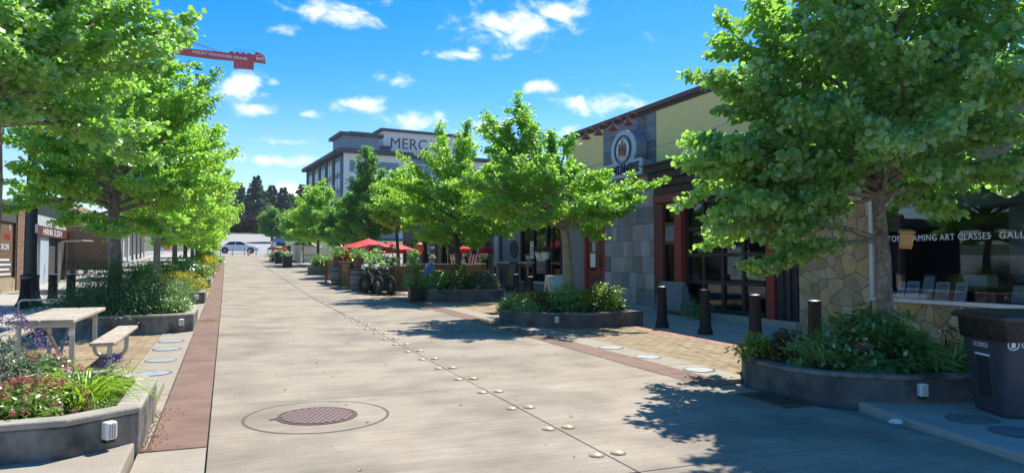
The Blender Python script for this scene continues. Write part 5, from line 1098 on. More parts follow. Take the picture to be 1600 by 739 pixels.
MB().tube([(7.5, 29, 2.8), (7.5, 28.41, 2.8), (7.5, 28.41, .4)], .015, 5).build('bracket', 'lamp_black', r)
# patio table and objects
for i, (x, y) in enumerate(((7.5, 27.2), (5.9, 30.9))):
    z = gz(y); r = thing('patio_table', ['dark patio table behind the seated person', 'dark patio table under the red umbrellas'][i], 'table', (x, y, z), 'tables on the patio'); MB().bx(x - .5, x + .5, y - .4, y + .4, z + .72, z + .76).build('top', 'dark_brown', r)
    for sx_ in (-.42, .42):
        for sy_ in (-.32, .32): MB().bx(x + sx_ - .025, x + sx_ + .025, y + sy_ - .025, y + sy_ + .025, z, z + .718).build('leg', 'lamp_black', r)
# fat tyred bicycle
def bike(label, xr, yr, xf, yf, s=1.0, group=None):
    z = gz((yr + yf) / 2); R_ = .29 * s; d = Vector((xf - xr, yf - yr, 0)); L_ = d.length; d.normalize(); root = thing('bicycle', label, 'bicycle', (xr, yr, z), group)
    P = lambda u, h, o=0: (xr + d.x * u - d.y * o, yr + d.y * u + d.x * o, z + h)
    for (u, nm) in ((0, 'rear'), (L_, 'front')):
        st = 0 if nm == 'rear' else .25
        w = MB().tube([P(u + R_ * math.cos(t) * math.cos(st), R_ + .05 + R_ * math.sin(t), R_ * math.cos(t) * math.sin(st)) for t in [2 * PI * k / 22 for k in range(22)]], .052, 8, True).build('wheel', 'tyre', root, smooth=True)
        MB().tube([P(u + (R_ - .06) * math.cos(t) * math.cos(st), R_ + .05 + (R_ - .06) * math.sin(t), (R_ - .06) * math.cos(t) * math.sin(st)) for t in [2 * PI * k / 22 for k in range(22)]], .018, 6, True).build('rim', 'bollard_black', w)
        MB().lathe([(.055, -.04), (.055, .04)], P(u, R_ + .05), 12, 'X').build('hub', 'galv', w)
        for k in range(8): t = PI * k / 8 * 2; MB().tube([P(u, R_ + .05), P(u + (R_ - .06) * math.cos(t) * math.cos(st), R_ + .05 + (R_ - .06) * math.sin(t), (R_ - .06) * math.cos(t) * math.sin(st))], .005, 4).build('spoke', 'galv', w)
    h0 = R_ + .05; q = MB(); q.tube([P(L_ - .17, .88), P(.42, .55), P(.42, .38)], .04, 8); q.tube([P(L_ - .16, .80), P(.42, .40)], .032, 8); q.tube([P(.42, .4), P(.36, .88)], .026, 8)
    for o in (-.07, .07): q.tube([P(.42, .4, o * .5), P(0, h0, o)], .018, 6); q.tube([P(.38, .72, o * .5), P(0, h0, o)], .016, 6)
    q.build('frame', 'bike_black', root, smooth=True)
    q = MB(); q.tube([P(L_ - .2, 1.0), P(L_ - .14, .74)], .03, 8)
    for o in (-.08, .08): q.tube([P(L_ - .14, .74, o), P(L_, h0, o)], .022, 6)
    q.tube([P(L_ - .14, .74, -.08), P(L_ - .14, .74, .08)], .025, 6); q.build('fork', 'bike_black', root, smooth=True)
    MB().tube([P(L_ - .32, 1.05, -.33), P(L_ - .2, 1.06, -.18), P(L_ - .2, 1.0, 0), P(L_ - .2, 1.06, .18), P(L_ - .32, 1.05, .33)], .016, 6).build('handlebar', 'bike_black', root, smooth=True)
    q = MB(); q.lathe([(.01, .9), (.09, .9), (.11, .93), (.07, .97), (.01, .97)], P(.33, 0)[:2] + (z,), 12); q.build('saddle', 'bike_black', root, smooth=True)
    q = MB(); q.obox(P(L_ - .05, .9), .14, .14, .10, math.atan2(d.y, d.x)); q.build('headlight', 'bollard_cap', root, bevel=.02)
    q = MB(); q.obox(P(L_ - .02, 1.0), .26, .22, .16, math.atan2(d.y, d.x)); q.build('front_bag', 'paper_white', root, bevel=.03)
    q = MB(); q.lathe([(.1, -.015), (.1, .015)], P(.42, .38, -.09), 14, 'X'); q.tube([P(.42, .38, -.1), P(.55, .27, -.12)], .012, 5); q.tube([P(.42, .38, .1), P(.29, .49, .12)], .012, 5); q.build('cranks', 'galv', root)
    return root
bike('black fat tyred bicycle parked against the patio fence beside the barrel', 5.15, 25.75, 4.86, 26.95)
bike('dark bicycle leaning behind the fat tyred one, mostly hidden', 5.55, 25.6, 5.2, 26.75)

# ================================================================ PEOPLE (one continuous skinned body each, clothes as children)
def skin_mesh(name, joints, edges, m, parent, sub=2):
    me = bpy.data.meshes.new(name); o0 = org(parent); me.from_pydata([tuple(Vector(j[0]) - o0) for j in joints], edges, []); ob = bpy.data.objects.new(name, me); C.objects.link(ob)
    md = ob.modifiers.new('skin', 'SKIN'); md.use_smooth_shade = True; ss = ob.modifiers.new('sub', 'SUBSURF'); ss.levels = sub; ss.render_levels = sub
    for i, j in enumerate(joints):
        sv = me.skin_vertices[0].data[i]; rr = j[1]; sv.radius = rr if isinstance(rr, tuple) else (rr, rr); sv.use_root = (i == 0)
    bpy.context.view_layer.update(); me2 = bpy.data.meshes.new_from_object(ob.evaluated_get(bpy.context.evaluated_depsgraph_get())); bpy.data.objects.remove(ob); me2.materials.clear(); me2.materials.append(MATS[m])
    q = link(name, me2, parent); return q
def person(label, loc, rz, pose, shirt, trousers, hair_m, cap=None):
    root = thing('person', label, 'person', (0, 0, 0)); J = pose; K = list(J.keys()); ix = {k: i for i, k in enumerate(K)}
    E = [('pelvis', 'waist'), ('waist', 'chest'), ('chest', 'neck'), ('neck', 'jaw'), ('jaw', 'crown')]
    for s in 'lr': E += [('pelvis', s + 'hip'), (s + 'hip', s + 'knee'), (s + 'knee', s + 'ankle'), (s + 'ankle', s + 'toe'), ('chest', s + 'sho'), (s + 'sho', s + 'elb'), (s + 'elb', s + 'wri'), (s + 'wri', s + 'palm')]
    R_ = dict(pelvis=(.15, .12), waist=(.13, .10), chest=(.155, .11), neck=.055, jaw=.082, crown=.088)
    for s in 'lr': R_.update({s + 'hip': .09, s + 'knee': .062, s + 'ankle': .042, s + 'toe': .036, s + 'sho': .06, s + 'elb': .042, s + 'wri': .028, s + 'palm': .036})
    joints = [(J[k], R_[k]) for k in K]; edges = [(ix[a], ix[b]) for a, b in E]
    # five fingers per hand, rooted in the palm
    for s in 'lr':
        w = Vector(J[s + 'wri']); p = Vector(J[s + 'palm']); d = (p - w).normalized(); side = d.cross(Vector((0, 0, 1))); side = side.normalized() if side.length > .05 else Vector((1, 0, 0)); nrm_ = side.cross(d)
        for f, (o, ln) in enumerate(((-.03, .062), (-.011, .074), (.009, .07), (.028, .054))):
            b = len(joints); joints.append((tuple(p + d * .035 + side * o), .0095)); joints.append((tuple(p + d * (.035 + ln * .55) + side * o * 1.1 - nrm_ * .012), .0085)); joints.append((tuple(p + d * (.03 + ln) + side * o * 1.1 - nrm_ * .032), .007)); edges += [(ix[s + 'palm'], b), (b, b + 1), (b + 1, b + 2)]
        b = len(joints); joints.append((tuple(p - d * .005 - side * .045), .011)); joints.append((tuple(p + d * .04 - side * .06 - nrm_ * .015), .009)); edges += [(ix[s + 'palm'], b), (b, b + 1)]
    skin_mesh('body', joints, edges, 'skin', root)
    def cloth(nm, keys, ed, m, grow, cutoff={}):
        kk = list(keys); js = [(J[k] if k not in cutoff else tuple(Vector(J[cutoff[k][0]]).lerp(Vector(J[k]), cutoff[k][1])), tuple(a + grow for a in (R_[k] if isinstance(R_[k], tuple) else (R_[k],) * 2))) for k in kk]
        skin_mesh(nm, js, [(kk.index(a), kk.index(b)) for a, b in ed], m, root)
    cloth('shirt', ['pelvis', 'waist', 'chest', 'lsho', 'rsho', 'lelb', 'relb'], [('pelvis', 'waist'), ('waist', 'chest'), ('chest', 'lsho'), ('chest', 'rsho'), ('lsho', 'lelb'), ('rsho', 'relb')], shirt, .022, {'lelb': ('lsho', .8), 'relb': ('rsho', .8)})
    cloth('trousers', ['pelvis', 'lhip', 'rhip', 'lknee', 'rknee', 'lankle', 'rankle'], [('pelvis', 'lhip'), ('pelvis', 'rhip'), ('lhip', 'lknee'), ('rhip', 'rknee'), ('lknee', 'lankle'), ('rknee', 'rankle')], trousers, .018, {'lankle': ('lknee', .92), 'rankle': ('rknee', .92)})
    hd = (Vector(J['jaw']) + Vector(J['crown'])) / 2; f = Vector(J['face']) if 'face' in J else Vector((0, -1, 0))
    f = Vector(FACE).normalized(); sd_ = f.cross(Vector((0, 0, 1)))
    q = MB().lathe([(.093, .02), (.098, .05), (.09, .09), (.06, .125), (.002, .14)], tuple(hd + Vector((0, 0, -.01)) - f * .012), 16, cap=False); q.build('hair', hair_m, root, smooth=True)
    q = MB(); q.obox(tuple(hd + f * .098 - Vector((0, 0, .012))), .026, .026, .045); q.build('nose', 'skin', root, bevel=.008)
    for s in (-1, 1):
        q = MB().lathe([(.002, -.012), (.012, 0), (.002, .012)], tuple(hd + f * .082 + sd_ * s * .034 + Vector((0, 0, .012))), 8); q.build('eye', 'hair', root, smooth=True)
        q = MB().lathe([(.004, -.032), (.018, -.01), (.02, .012), (.004, .03)], tuple(hd + sd_ * s * .093), 8); q.build('ear', 'skin', root, smooth=True)
    q = MB(); q.obox(tuple(hd + f * .084 - Vector((0, 0, .058))), .04 if abs(f.y) > .5 else .012, .012 if abs(f.y) > .5 else .04, .009); q.build('mouth', 'dark_red', root)
    if cap:
        q = MB().lathe([(.17, .035), (.168, .045), (.108, .05), (.104, .10), (.07, .14), (.002, .148)], tuple(hd), 20, cap=False); q.build('hat', cap, root, smooth=True)
    for s in 'lr':
        a = Vector(J[s + 'ankle']); t = Vector(J[s + 'toe']); q = MB(); m_ = (a + t) / 2; q.obox(tuple(Vector((m_.x, m_.y, min(a.z, t.z) - .01))), .1, (t - a).length + .14, .08, math.atan2(t.y - a.y, t.x - a.x) - PI / 2); q.build('shoe', 'lamp_black', root, bevel=.03)
    root.location = loc; root.rotation_euler = (0, 0, rz); return root
FACE = (1, 0, 0)
seat_p = dict(pelvis=(0, 0, .54), waist=(.05, 0, .68), chest=(.14, 0, .90), neck=(.20, 0, 1.06), jaw=(.25, 0, 1.14), crown=(.27, 0, 1.24), lhip=(.06, .1, .52), lknee=(.45, .13, .53), lankle=(.45, .13, .09), ltoe=(.60, .14, .05), rhip=(.06, -.1, .52), rknee=(.45, -.13, .53), rankle=(.42, -.13, .09), rtoe=(.57, -.14, .05),
              lsho=(.14, .19, .97), lelb=(.24, .24, .72), lwri=(.46, .16, .76), lpalm=(.53, .13, .77), rsho=(.14, -.19, .97), relb=(.22, -.25, .72), rwri=(.44, -.18, .74), rpalm=(.51, -.15, .75))
person('seated person in a blue shirt and pale sun hat at the patio fence', (6.78, 25.05 + .25, gz(25.3) + .12), 0.15, seat_p, 'shirt_blue', 'trouser_dark', 'hair', 'cap_sand')
st_ = thing('patio_stool', 'wooden stool under the seated person in blue', 'stool', (6.78, 25.3, gz(25.3))); z = gz(25.3); MB().bx(6.58, 6.98, 25.12, 25.48, z + .50, z + .54).build('seat', 'brown_wood', st_)
for sx_ in (-.16, .16):
    for sy_ in (-.14, .14): MB().bx(6.78 + sx_ - .02, 6.78 + sx_ + .02, 25.3 + sy_ - .02, 25.3 + sy_ + .02, z, z + .498).build('leg', 'brown_wood', st_)
FACE = (0, -1, 0)
walk = dict(pelvis=(0, 0, .92), waist=(0, 0, 1.06), chest=(0, -.02, 1.28), neck=(0, -.03, 1.46), jaw=(0, -.05, 1.54), crown=(0, -.05, 1.64), lhip=(.09, 0, .88), lknee=(.1, -.12, .50), lankle=(.1, -.16, .08), ltoe=(.1, -.30, .04), rhip=(-.09, 0, .88), rknee=(-.1, .06, .48), rankle=(-.1, .26, .12), rtoe=(-.1, .14, .04),
            lsho=(.19, -.02, 1.36), lelb=(.25, .08, 1.12), lwri=(.24, .04, .88), lpalm=(.24, .02, .81), rsho=(-.19, -.02, 1.36), relb=(-.25, -.1, 1.12), rwri=(-.22, -.24, .92), rpalm=(-.21, -.29, .87))
person('person in a pale shirt and orange red trousers standing in the far crossing', (4.6, 78.5, gz(78.5)), 0, walk, 'shirt_white', 'trouser_orange', 'hair')

# ================================================================ FAR STREET
def car(label, x, y, z, rz, paint, L_=4.7, group=None):
    r = thing('car', label, 'car', (0, 0, 0), group); h = .88
    prof = [(-2.3, .32), (-2.34, .62), (-2.28, .84), (-2.0, .92), (-1.55, .96), (-.95, 1.36), (-.55, 1.44), (.25, 1.43), (.62, 1.34), (1.22, .98), (1.9, .86), (2.24, .70), (2.33, .5), (2.28, .3)]
    n = len(prof); q = MB(); vs = []
    for (s, k) in ((-1, 1), (1, 1)):
        for (u, v) in prof: tuck = .86 if v < .97 else .86 - (v - .97) * .42; vs.append((u, s * tuck, v))
    q.add(vs, [tuple(range(n)), tuple(range(2 * n - 1, n - 1, -1))] + [(i, (i + 1) % n, n + (i + 1) % n, n + i) for i in range(n)]); q.build('body', paint, r, bevel=.05, seg=2, smooth=True)
    for s in (-1, 1):
        for (poly) in ([(-1.35, 1.0), (-.92, 1.33), (-.28, 1.37), (-.28, 1.0)], [(-.20, 1.0), (-.20, 1.37), (.28, 1.36), (.58, 1.27), (.98, 1.0)]):
            q = MB(); nn = len(poly); q.add([(u, s * (.862 - (v - .97) * .42 + .004), v) for u, v in poly] + [(u, s * (.862 - (v - .97) * .42 - .02), v) for u, v in poly], [tuple(range(nn)), tuple(range(2 * nn - 1, nn - 1, -1))] + [(i, (i + 1) % nn, nn + (i + 1) % nn, nn + i) for i in range(nn)]); q.build('side_window', 'car_glass', r)
        for u in (-1.38, 1.42):
            q = MB().lathe([(.385, -.01), (.385, .012)], (u, s * .862, .34), 22, 'Y'); q.build('wheel_arch', 'lamp_black', r)
            w = MB().lathe([(.22, -.1), (.31, -.1), (.325, -.06), (.325, .06), (.31, .1), (.22, .1)], (u, s * .79, .325), 22, 'Y').build('wheel', 'tyre', r, smooth=True)
            MB().lathe([(.002, .0), (.05, .02), (.2, .0), (.215, .03)], (u, s * .79 + (.08 if s > 0 else -.1), .325), 16, 'Y', cap=False).build('rim', 'steel_bright', w)
            for k in range(5):
                a = 2 * PI * k / 5; q = MB().obox((u + .11 * math.cos(a), s * .898, .325 + .11 * math.sin(a)), .2, .012, .045, 0, 0, -a); q.build('spoke', 'steel_bright', w)
        MB().bx(.82, 1.0, s * .9 - .07, s * .9 + .07, .98, 1.08).build('mirror', paint, r, bevel=.02)
        for u in (-.75, .35): MB().bx(u, u + .16, s * .865 - .012, s * .865 + .012, .86, .89).build('door_handle', 'steel_bright', r)
        MB().bx(2.02, 2.27, s * .66 - .12, s * .66 + .12, .62, .74).build('headlight', 'lens', r, bevel=.03); MB().bx(-2.36, -2.2, s * .66 - .14, s * .66 + .14, .68, .84).build('tail_light', 'red_paint', r, bevel=.02)
    q = MB(); q.add([(.66, -.68, 1.335), (.66, .68, 1.335), (1.2, .76, 1.005), (1.2, -.76, 1.005)], [(0, 1, 2, 3)]); q.v = [(a + .02, b, c + .02) for a, b, c in q.v]; q.build('windscreen', 'car_glass', r)
    r.location = (x, y, z); r.rotation_euler = (0, 0, rz); return r
car('silver white saloon car crossing the far end of the street', 1.25, 89.2, gz(89.2) - .03, 0, 'car_white')
car('dark car parked under the trees at the far crossing', 8.9, 90.2, gz(90.2) - .03, .05, 'car_dark'); car('dark car parked on the hill road beyond the crossing', 6.7, 104, gz(104), PI / 2, 'car_dark')
# low rail of posts across the street end
for i in range(5):
    x = .62 + 1.17 * i - 1.17; y = 80.0; z = gz(y); r = thing('street_hoop', f"grey steel hoop barrier at the end of the street, {['leftmost', 'second from the left', 'middle one', 'second from the right', 'rightmost'][i]}", 'barrier', (x, y, z), 'steel hoops across the street end')
    MB().tube([(x, y, z), (x, y, z + .82)], .05, 8).build('post', 'galv', r); MB().tube([(x, y, z + .2), (x + 1.1, y, z + .2)], .035, 6).build('lower_rail', 'galv', r); MB().lathe([(.055, z + .82), (.04, z + .86), (.002, z + .87)], (x, y, 0), 8).build('cap', 'galv', r)
def cone(label, x, y):
    z = gz(y); r = thing('traffic_cone', label, 'traffic cone', (x, y, z), 'orange traffic cones'); MB().bx(x - .19, x + .19, y - .19, y + .19, z, z + .04).build('foot', 'orange_plastic', r); MB().lathe([(.15, z + .04), (.09, z + .34)], (x, y, 0), 14).build('cone', 'orange_plastic', r); MB().lathe([(.0905, z + .341), (.068, z + .46)], (x, y, 0), 14).build('band', 'paper_white', r); MB().lathe([(.067, z + .461), (.025, z + .7)], (x, y, 0), 14).build('tip', 'orange_plastic', r)
cone('orange traffic cone in front of the silver car wheel', 2.25, 81)
def barricade(label, x, y, w=.75, blue=False):
    z = gz(y); r = thing('barricade', label, 'barricade', (x, y, z), 'roadwork boards at the far crossing'); MB().bx(x - w / 2, x + w / 2, y - .03, y + .03, z + .42, z + 1.05).build('board', 'print_blue' if blue else 'orange_plastic', r, bevel=.02)
    for s in (-1, 1): MB().tube([(x + s * w * .4, y - .25, z), (x + s * w * .4, y, z + .9)], .025, 6).build('leg', 'paper_white', r); MB().tube([(x + s * w * .4, y + .3, z), (x + s * w * .4, y + .04, z + .9)], .025, 6).build('leg', 'paper_white', r)
barricade('orange roadwork board on the right at the far crossing', 5.1, 72.5, .85); barricade('orange board seen under the left trees', -6.1, 86.5, 1.0); barricade('blue board seen under the left trees', -6.7, 85.2, .9, True)

# hotel on the hill
hr = math.radians(5.6); HB = Vector((19.9, 132.0, 0)); hg = 4.9
def HX(u, v, w): return (HB.x + u * math.cos(hr) - v * math.sin(hr), HB.y + u * math.sin(hr) + v * math.cos(hr), w)   # u along the front, v back along the side
HT = thing('hotel', 'five storey grey and white hotel with dark eaves and a rooftop tower reading MERC', 'building', (HB.x, HB.y, hg))
def hbx(u0, u1, v0, v1, z0, z1): q = MB(); q.bx(u0, u1, v0, v1, z0, z1); q.v = [HX(*p) for p in q.v]; return q
hbx(0.3, 46, .3, 31, hg, 21.7).build('wall', 'hotel_grey', HT)
hbx(-.05, 13, -.02, .29, hg, 21.4).build('front_bay', 'hotel_white', HT); hbx(13.02, 21, -.3, .29, hg, 21.4).build('front_bay', 'hotel_blue', HT); hbx(21.02, 46, -.02, .29, hg, 21.4).build('front_bay', 'hotel_white', HT)
hbx(-1.2, 13.1, -1.0, 6.0, 21.42, 22.2).build('eave', 'hotel_dark', HT); hbx(13.12, 20.4, -.9, 6.0, 21.1, 21.7).build('eave', 'hotel_dark', HT); hbx(20.42, 46, -1.0, 6.0, 21.42, 22.1).build('eave', 'hotel_dark', HT)
hbx(-.3, 6.6, -.2, 7.5, 22.21, 24.6).build('roof_storey', 'hotel_blue', HT); hbx(-1.0, 7.2, -.9, 8.2, 24.61, 25.2).build('eave', 'hotel_dark', HT); hbx(1.5, 6, 2, 6, 25.21, 25.9).build('roof_unit', 'hotel_glass', HT)
hbx(6.62, 9.5, 2, 8, 22.2, 23.6).build('roof_link', 'hotel_dark', HT)
hbx(8.9, 26, 4.97, 14, 21.71, 27.0).build('tower', 'hotel_white', HT); hbx(8.2, 27, 4.2, 15, 27.01, 27.45).build('eave', 'hotel_dark', HT)
T3 = Matrix.Translation(HX(10.2, 4.94, 23.8)) @ Matrix.Rotation(hr, 4, 'Z') @ M_faceY(0, 0, 0)
text('lettering', 'MERC', 3.0, T3, 'hotel_dark', HT, .04, 1.04)
for k in range(6): hbx(14.6 + k * 1.1, 14.66 + k * 1.1, 1.5, 1.56, 22.11, 23.2).build('railing_post', 'galv', HT)
hbx(14.6, 21, 1.5, 1.56, 23.21, 23.27).build('railing', 'galv', HT)
# front windows
for fl in range(5):
    z0 = 18.0 - fl * 3.05
    for (u0, u1, b) in ((1.0, 1.9, 0), (6.2, 10.5, 0), (13.7, 20.2, -.28), (23.4, 26.0, 0), (29, 31.6, 0), (35, 38, 0), (41, 44, 0)):
        w = hbx(u0, u1, b - .10, b - .025, z0, z0 + 2.15).build('window', 'hotel_white' if b else 'hotel_grey', HT); n_ = max(1, round((u1 - u0) / 1.5)); s = (u1 - u0 - .2) / n_
        for k in range(n_): hbx(u0 + .1 + k * s + .06, u0 + .1 + (k + 1) * s - .06, b - .14, b - .105, z0 + .14, z0 + 2.0).build('pane', 'hotel_glass', w)
# side bays and windows
for k in range(5):
    v0 = 1.0 + k * 6.0; hbx(-.25, .29, v0 + .6, v0 + 4.9, hg, 21.0 - .35 * 0).build('side_bay', 'hotel_grey' if k % 2 else 'hotel_blue', HT); hbx(-.5, .29, v0 + 4.95, v0 + 6.3, hg, 21.2).build('dark_pier', 'hotel_dark', HT)
    hbx(-1.7, .28, v0 + .2, v0 + 5.6, 21.22 - .02 * k, 21.9 - .02 * k).build('eave', 'hotel_eave' if k % 2 else 'hotel_dark', HT)
    for fl in range(5):
        z0 = 18.0 - fl * 3.05
        for j in range(2):
            w = hbx(-.31, -.255, v0 + 1.0 + j * 1.95, v0 + 2.55 + j * 1.95, z0, z0 + 2.0).build('window', 'hotel_white', HT); hbx(-.35, -.312, v0 + 1.15 + j * 1.95, v0 + 2.4 + j * 1.95, z0 + .12, z0 + 1.85).build('pane', 'hotel_glass', w)
hbx(-.4, 3, -.4, -.03, hg, 13.6).build('blue_awning', 'hotel_blue', HT)
# houses low behind on the left, hidden mostly
# crane
CR = thing('tower_crane', 'red tower crane counter jib with a hanging counterweight and lettering', 'crane', (-14, 180, 9)); cy0 = 180.0
q = MB(); prof = [(-34, 51.3), (-11.5, 50.85), (-2.5, 50.6), (2.0, 50.75), (4.5, 51.0), (5.6, 51.15), (8.3, 49.7)]
MB().prism([(-30, 50.2), (-3, 49.35), (5.9, 48.95 + .6), (5.9, 51.1), (-.8, 50.9), (-12, 50.95), (-30, 51.0)], cy0, cy0 + 1.6, lambda u, v, w: (u, w, v)).build('counter_jib', 'crane_red', CR)
MB().prism([(5.92, 49.6), (8.3, 49.5), (8.0, 51.0), (7.2, 51.5), (5.92, 51.8)], cy0 - .1, cy0 + 1.7, lambda u, v, w: (u, w, v)).build('end_board', 'crane_red', CR)
q = MB()
for k in range(6): q.bx(1.1 + k * .76, 1.1 + k * .76 + .72, cy0 + .1, cy0 + 1.5, 47.6 + .02 * k, 49.6)
q.build('counterweight', 'crane_red', CR)
for dy_ in (.1, 1.5): MB().tube([(-30, cy0 + dy_, 56.5), (-11, cy0 + dy_, 53.4), (-1.5, cy0 + dy_, 51.0)], .06, 5).build('tie_bar', 'crane_dark', CR)
q = MB()
for k in range(7): q.tube([(1 + k * .8, cy0, 50.9), (1 + k * .8, cy0, 52.0)], .04, 4)
q.tube([(1, cy0, 52.0), (5.8, cy0, 52.0)], .04, 4); q.tube([(1, cy0, 51.5), (5.8, cy0, 51.5)], .03, 4); q.build('hand_rail', 'crane_dark', CR)
q = MB()
for k in range(4): q.bx(.2 + k * 1.3, .2 + k * 1.3 + .8, cy0 + .4, cy0 + 1.0, 51.05, 51.4)
q.build('winch', 'crane_dark', CR)
MB().bx(-11.2, -9.0, cy0 - .2, cy0 - .05, 51.1, 52.9).build('cab_board', 'sign_white', CR); MB().bx(-10.9, -9.4, cy0 - .3, cy0 - .21, 51.4, 52.5).build('cab_mark', 'sign_navy', CR)
text('lettering', 'ROCKY MOUNTAIN CRANE', .95, Matrix.Translation((-7.9, cy0 - .03, 49.98)) @ Matrix.Rotation(math.radians(2.3), 4, 'Y') @ M_faceY(0, 0, 0), 'letter_white', CR, .02, 1.0, bold=.01)
text('lettering', 'RMC', .9, M_faceY(6.15, cy0 - .13, 49.85), 'letter_white', CR, .02, 1.0, bold=.02)
q = MB(); q.tube([(6.1, cy0 - .14, 50.6), (6.8, cy0 - .14, 51.25), (7.15, cy0 - .14, 50.95), (7.4, cy0 - .14, 51.1), (7.9, cy0 - .14, 50.55)], .06, 4); q.build('mountain_mark', 'letter_white', CR)
q = MB()
for sx_ in (-1, 1):
    for sy_ in (0, 2): q.tube([(-14.5 + sx_, cy0 + sy_, 9), (-14.5 + sx_, cy0 + sy_, 58)], .14, 5)
for k in range(24):
    z = 9 + k * 2; s = 1 if k % 2 else -1; q.tube([(-14.5 - s, cy0, z), (-14.5 + s, cy0, z + 2)], .07, 4); q.tube([(-14.5 - 1, cy0 + 1 - s, z), (-14.5 - 1, cy0 + 1 + s, z + 2)], .07, 4)
q.build('mast', 'crane_red', CR)
MB().tube([(-7.2, cy0 + .8, 49.7), (-7.2, cy0 + .8, 44.0)], .03, 4).build('flag_line', 'wire_grey', CR)
FL = thing('hanging_flags', 'two small flags hanging on a line under the red crane jib', 'flag', (-7.2, cy0 + .8, 44))
q = MB().prism([(-7.2, 46.3), (-5.5, 46.25), (-7.2, 47.5)], cy0 + .78, cy0 + .82, lambda u, v, w: (u, w, v)); q.build('pennant', 'flag_navy', FL)
q = MB().prism([(-7.2, 44.2), (-5.4, 44.0), (-5.5, 45.1), (-7.2, 45.4)], cy0 + .78, cy0 + .82, lambda u, v, w: (u, w, v)); q.build('banner', 'flag_navy', FL); q = MB().prism([(-6.5, 44.25), (-5.7, 44.2), (-5.8, 45.0), (-6.5, 45.1)], cy0 + .75, cy0 + .779, lambda u, v, w: (u, w, v)); q.build('banner_mark', 'flag_white', FL)
# ================================================================ TREES
gR = 'street trees on the right side'; gT = 'street trees on the left side'
tree('street_tree', 'big round leaved tree over the dark planter and the bin, nearest on the right', 7.5, 6.4,
     [(1.95, .9), (2.2, 2.0), (2.6, 2.5), (3.1, 2.45), (3.7, 2.1), (4.6, 1.95), (5.6, 1.5), (6.4, .5)], 54, 50000, .068, T_HEART, 'leaf_front', 'bark', .12, 1, gR, clear=1.75, single=300, z0=.3, sub=9, droop=.55, extra=((2.35, 2.76, 2.3), (2.15, 2.55, 2.25), (2.6, 2.95, 2.3), (1.75, 2.75, 2.0), (1.95, 3.1, 2.0), (1.5, 2.5, 1.5), (1.45, 2.85, 1.3), (1.6, 3.2, 1.5), (1.7, 2.3, 2.0)))
tree('street_tree', 'middle right tree with a crooked leader in front of the slate wall', 7.4, 14.9,
     [(1.75, 1.0), (2.1, 2.1), (2.5, 2.6), (3.05, 2.5), (3.4, 1.55), (3.9, 1.05), (4.5, .8), (5.0, .35)], 40, 28000, .068, T_FAN, 'leaf_ginkgo', 'bark_pale', .165, 2, gR, lean=(-1.45, .55), clear=1.6, sub=8)
tree('street_tree', 'bright bushy tree over the long planter before the patio', 7.4, 23.3,
     [(1.4, .9), (1.9, 2.3), (2.8, 2.8), (3.7, 2.5), (4.5, 1.7), (5.2, .8), (5.8, .25)], 40, 26000, .085, T_FAN, 'leaf_mid', 'bark_dark', .14, 3, gR, clear=1.5, sub=8)
tree('street_tree', 'slim bright tree rising behind the bushy one, before the hotel', 7.2, 31.6,
     [(2.4, .6), (3.0, 1.4), (3.8, 1.4), (4.5, .8), (5.0, .25)], 26, 9000, .11, T_WIDE, 'leaf_mid', 'bark_dark', .12, 4, gR, clear=1.9, sub=7)
tree('street_tree', 'dark green conical tree behind the red umbrellas', 7.4, 40,
     [(1.5, 1.0), (2.2, 2.2), (3.4, 2.0), (4.6, 1.35), (5.9, .7), (7.2, .12)], 34, 15000, .13, T_WIDE, 'leaf_dark', 'bark_dark', .14, 5, gR, clear=1.6, sub=7)
tree('street_tree', 'dark green tree half hidden left of the conical one', 7.2, 48.3,
     [(1.4, .9), (2.0, 1.9), (3.0, 1.8), (3.8, 1.2), (4.4, .2)], 26, 9000, .14, T_WIDE, 'leaf_dark', 'bark_dark', .13, 6, gR, clear=1.5, sub=7)
tree('street_tree', 'bright rounded tree in front of the beige enclosure', 6.7, 57.4,
     [(1.5, 1.0), (2.2, 2.3), (3.4, 2.5), (4.6, 1.8), (5.8, .9), (6.5, .2)], 30, 12000, .16, T_WIDE, 'leaf_mid', 'bark_dark', .14, 7, gR, clear=1.5, sub=7)
tree('street_tree', 'bright tree just beyond the beige enclosure', 7.0, 66,
     [(1.5, 1.0), (2.2, 2.4), (3.4, 2.6), (4.6, 1.8), (6.2, .2)], 26, 8000, .19, T_WIDE, 'leaf_mid', 'bark_dark', .14, 8, gR, clear=1.5, sub=6)
tree('street_tree', 'tree at the right corner of the far crossing', 7.4, 82,
     [(1.3, 1.0), (2.0, 1.9), (3.2, 1.9), (4.2, 1.2), (4.8, .3)], 24, 5000, .24, T_WIDE, 'leaf_dark', 'bark_dark', .16, 9, gR, clear=1.5, sub=6)
tree('street_tree', 'round green tree on the hill beyond the crossing', 6.7, 118,
     [(.8, 1.2), (1.8, 2.2), (3.2, 2.3), (4.6, 1.5), (5.6, .3)], 26, 5000, .28, T_WIDE, 'leaf_dark', 'bark_dark', .25, 10, gR, clear=1.4, sub=7, z0=gz(118))
tree('street_tree', 'large overhanging ginkgo tree at the upper left corner', -2.1, 8.1,
     [(2.25, 1.1), (2.7, 1.9), (3.3, 1.95), (3.8, 1.5), (4.4, 1.2), (5.2, .9), (6.2, .35)], 46, 36000, .062, T_FAN, 'leaf_front', 'bark', .13, 11, gT, clear=2.2, single=300, sub=9, droop=.45)
tree('street_tree', 'ginkgo tree with a thick trunk behind the rosemary planter', -2.1, 16.5,
     [(1.65, 1.0), (2.2, 2.0), (3.4, 2.3), (4.6, 2.0), (5.4, 1.0), (6.2, .25)], 44, 32000, .07, T_FAN, 'leaf_ginkgo', 'bark', .17, 12, gT, clear=1.8, sub=8)
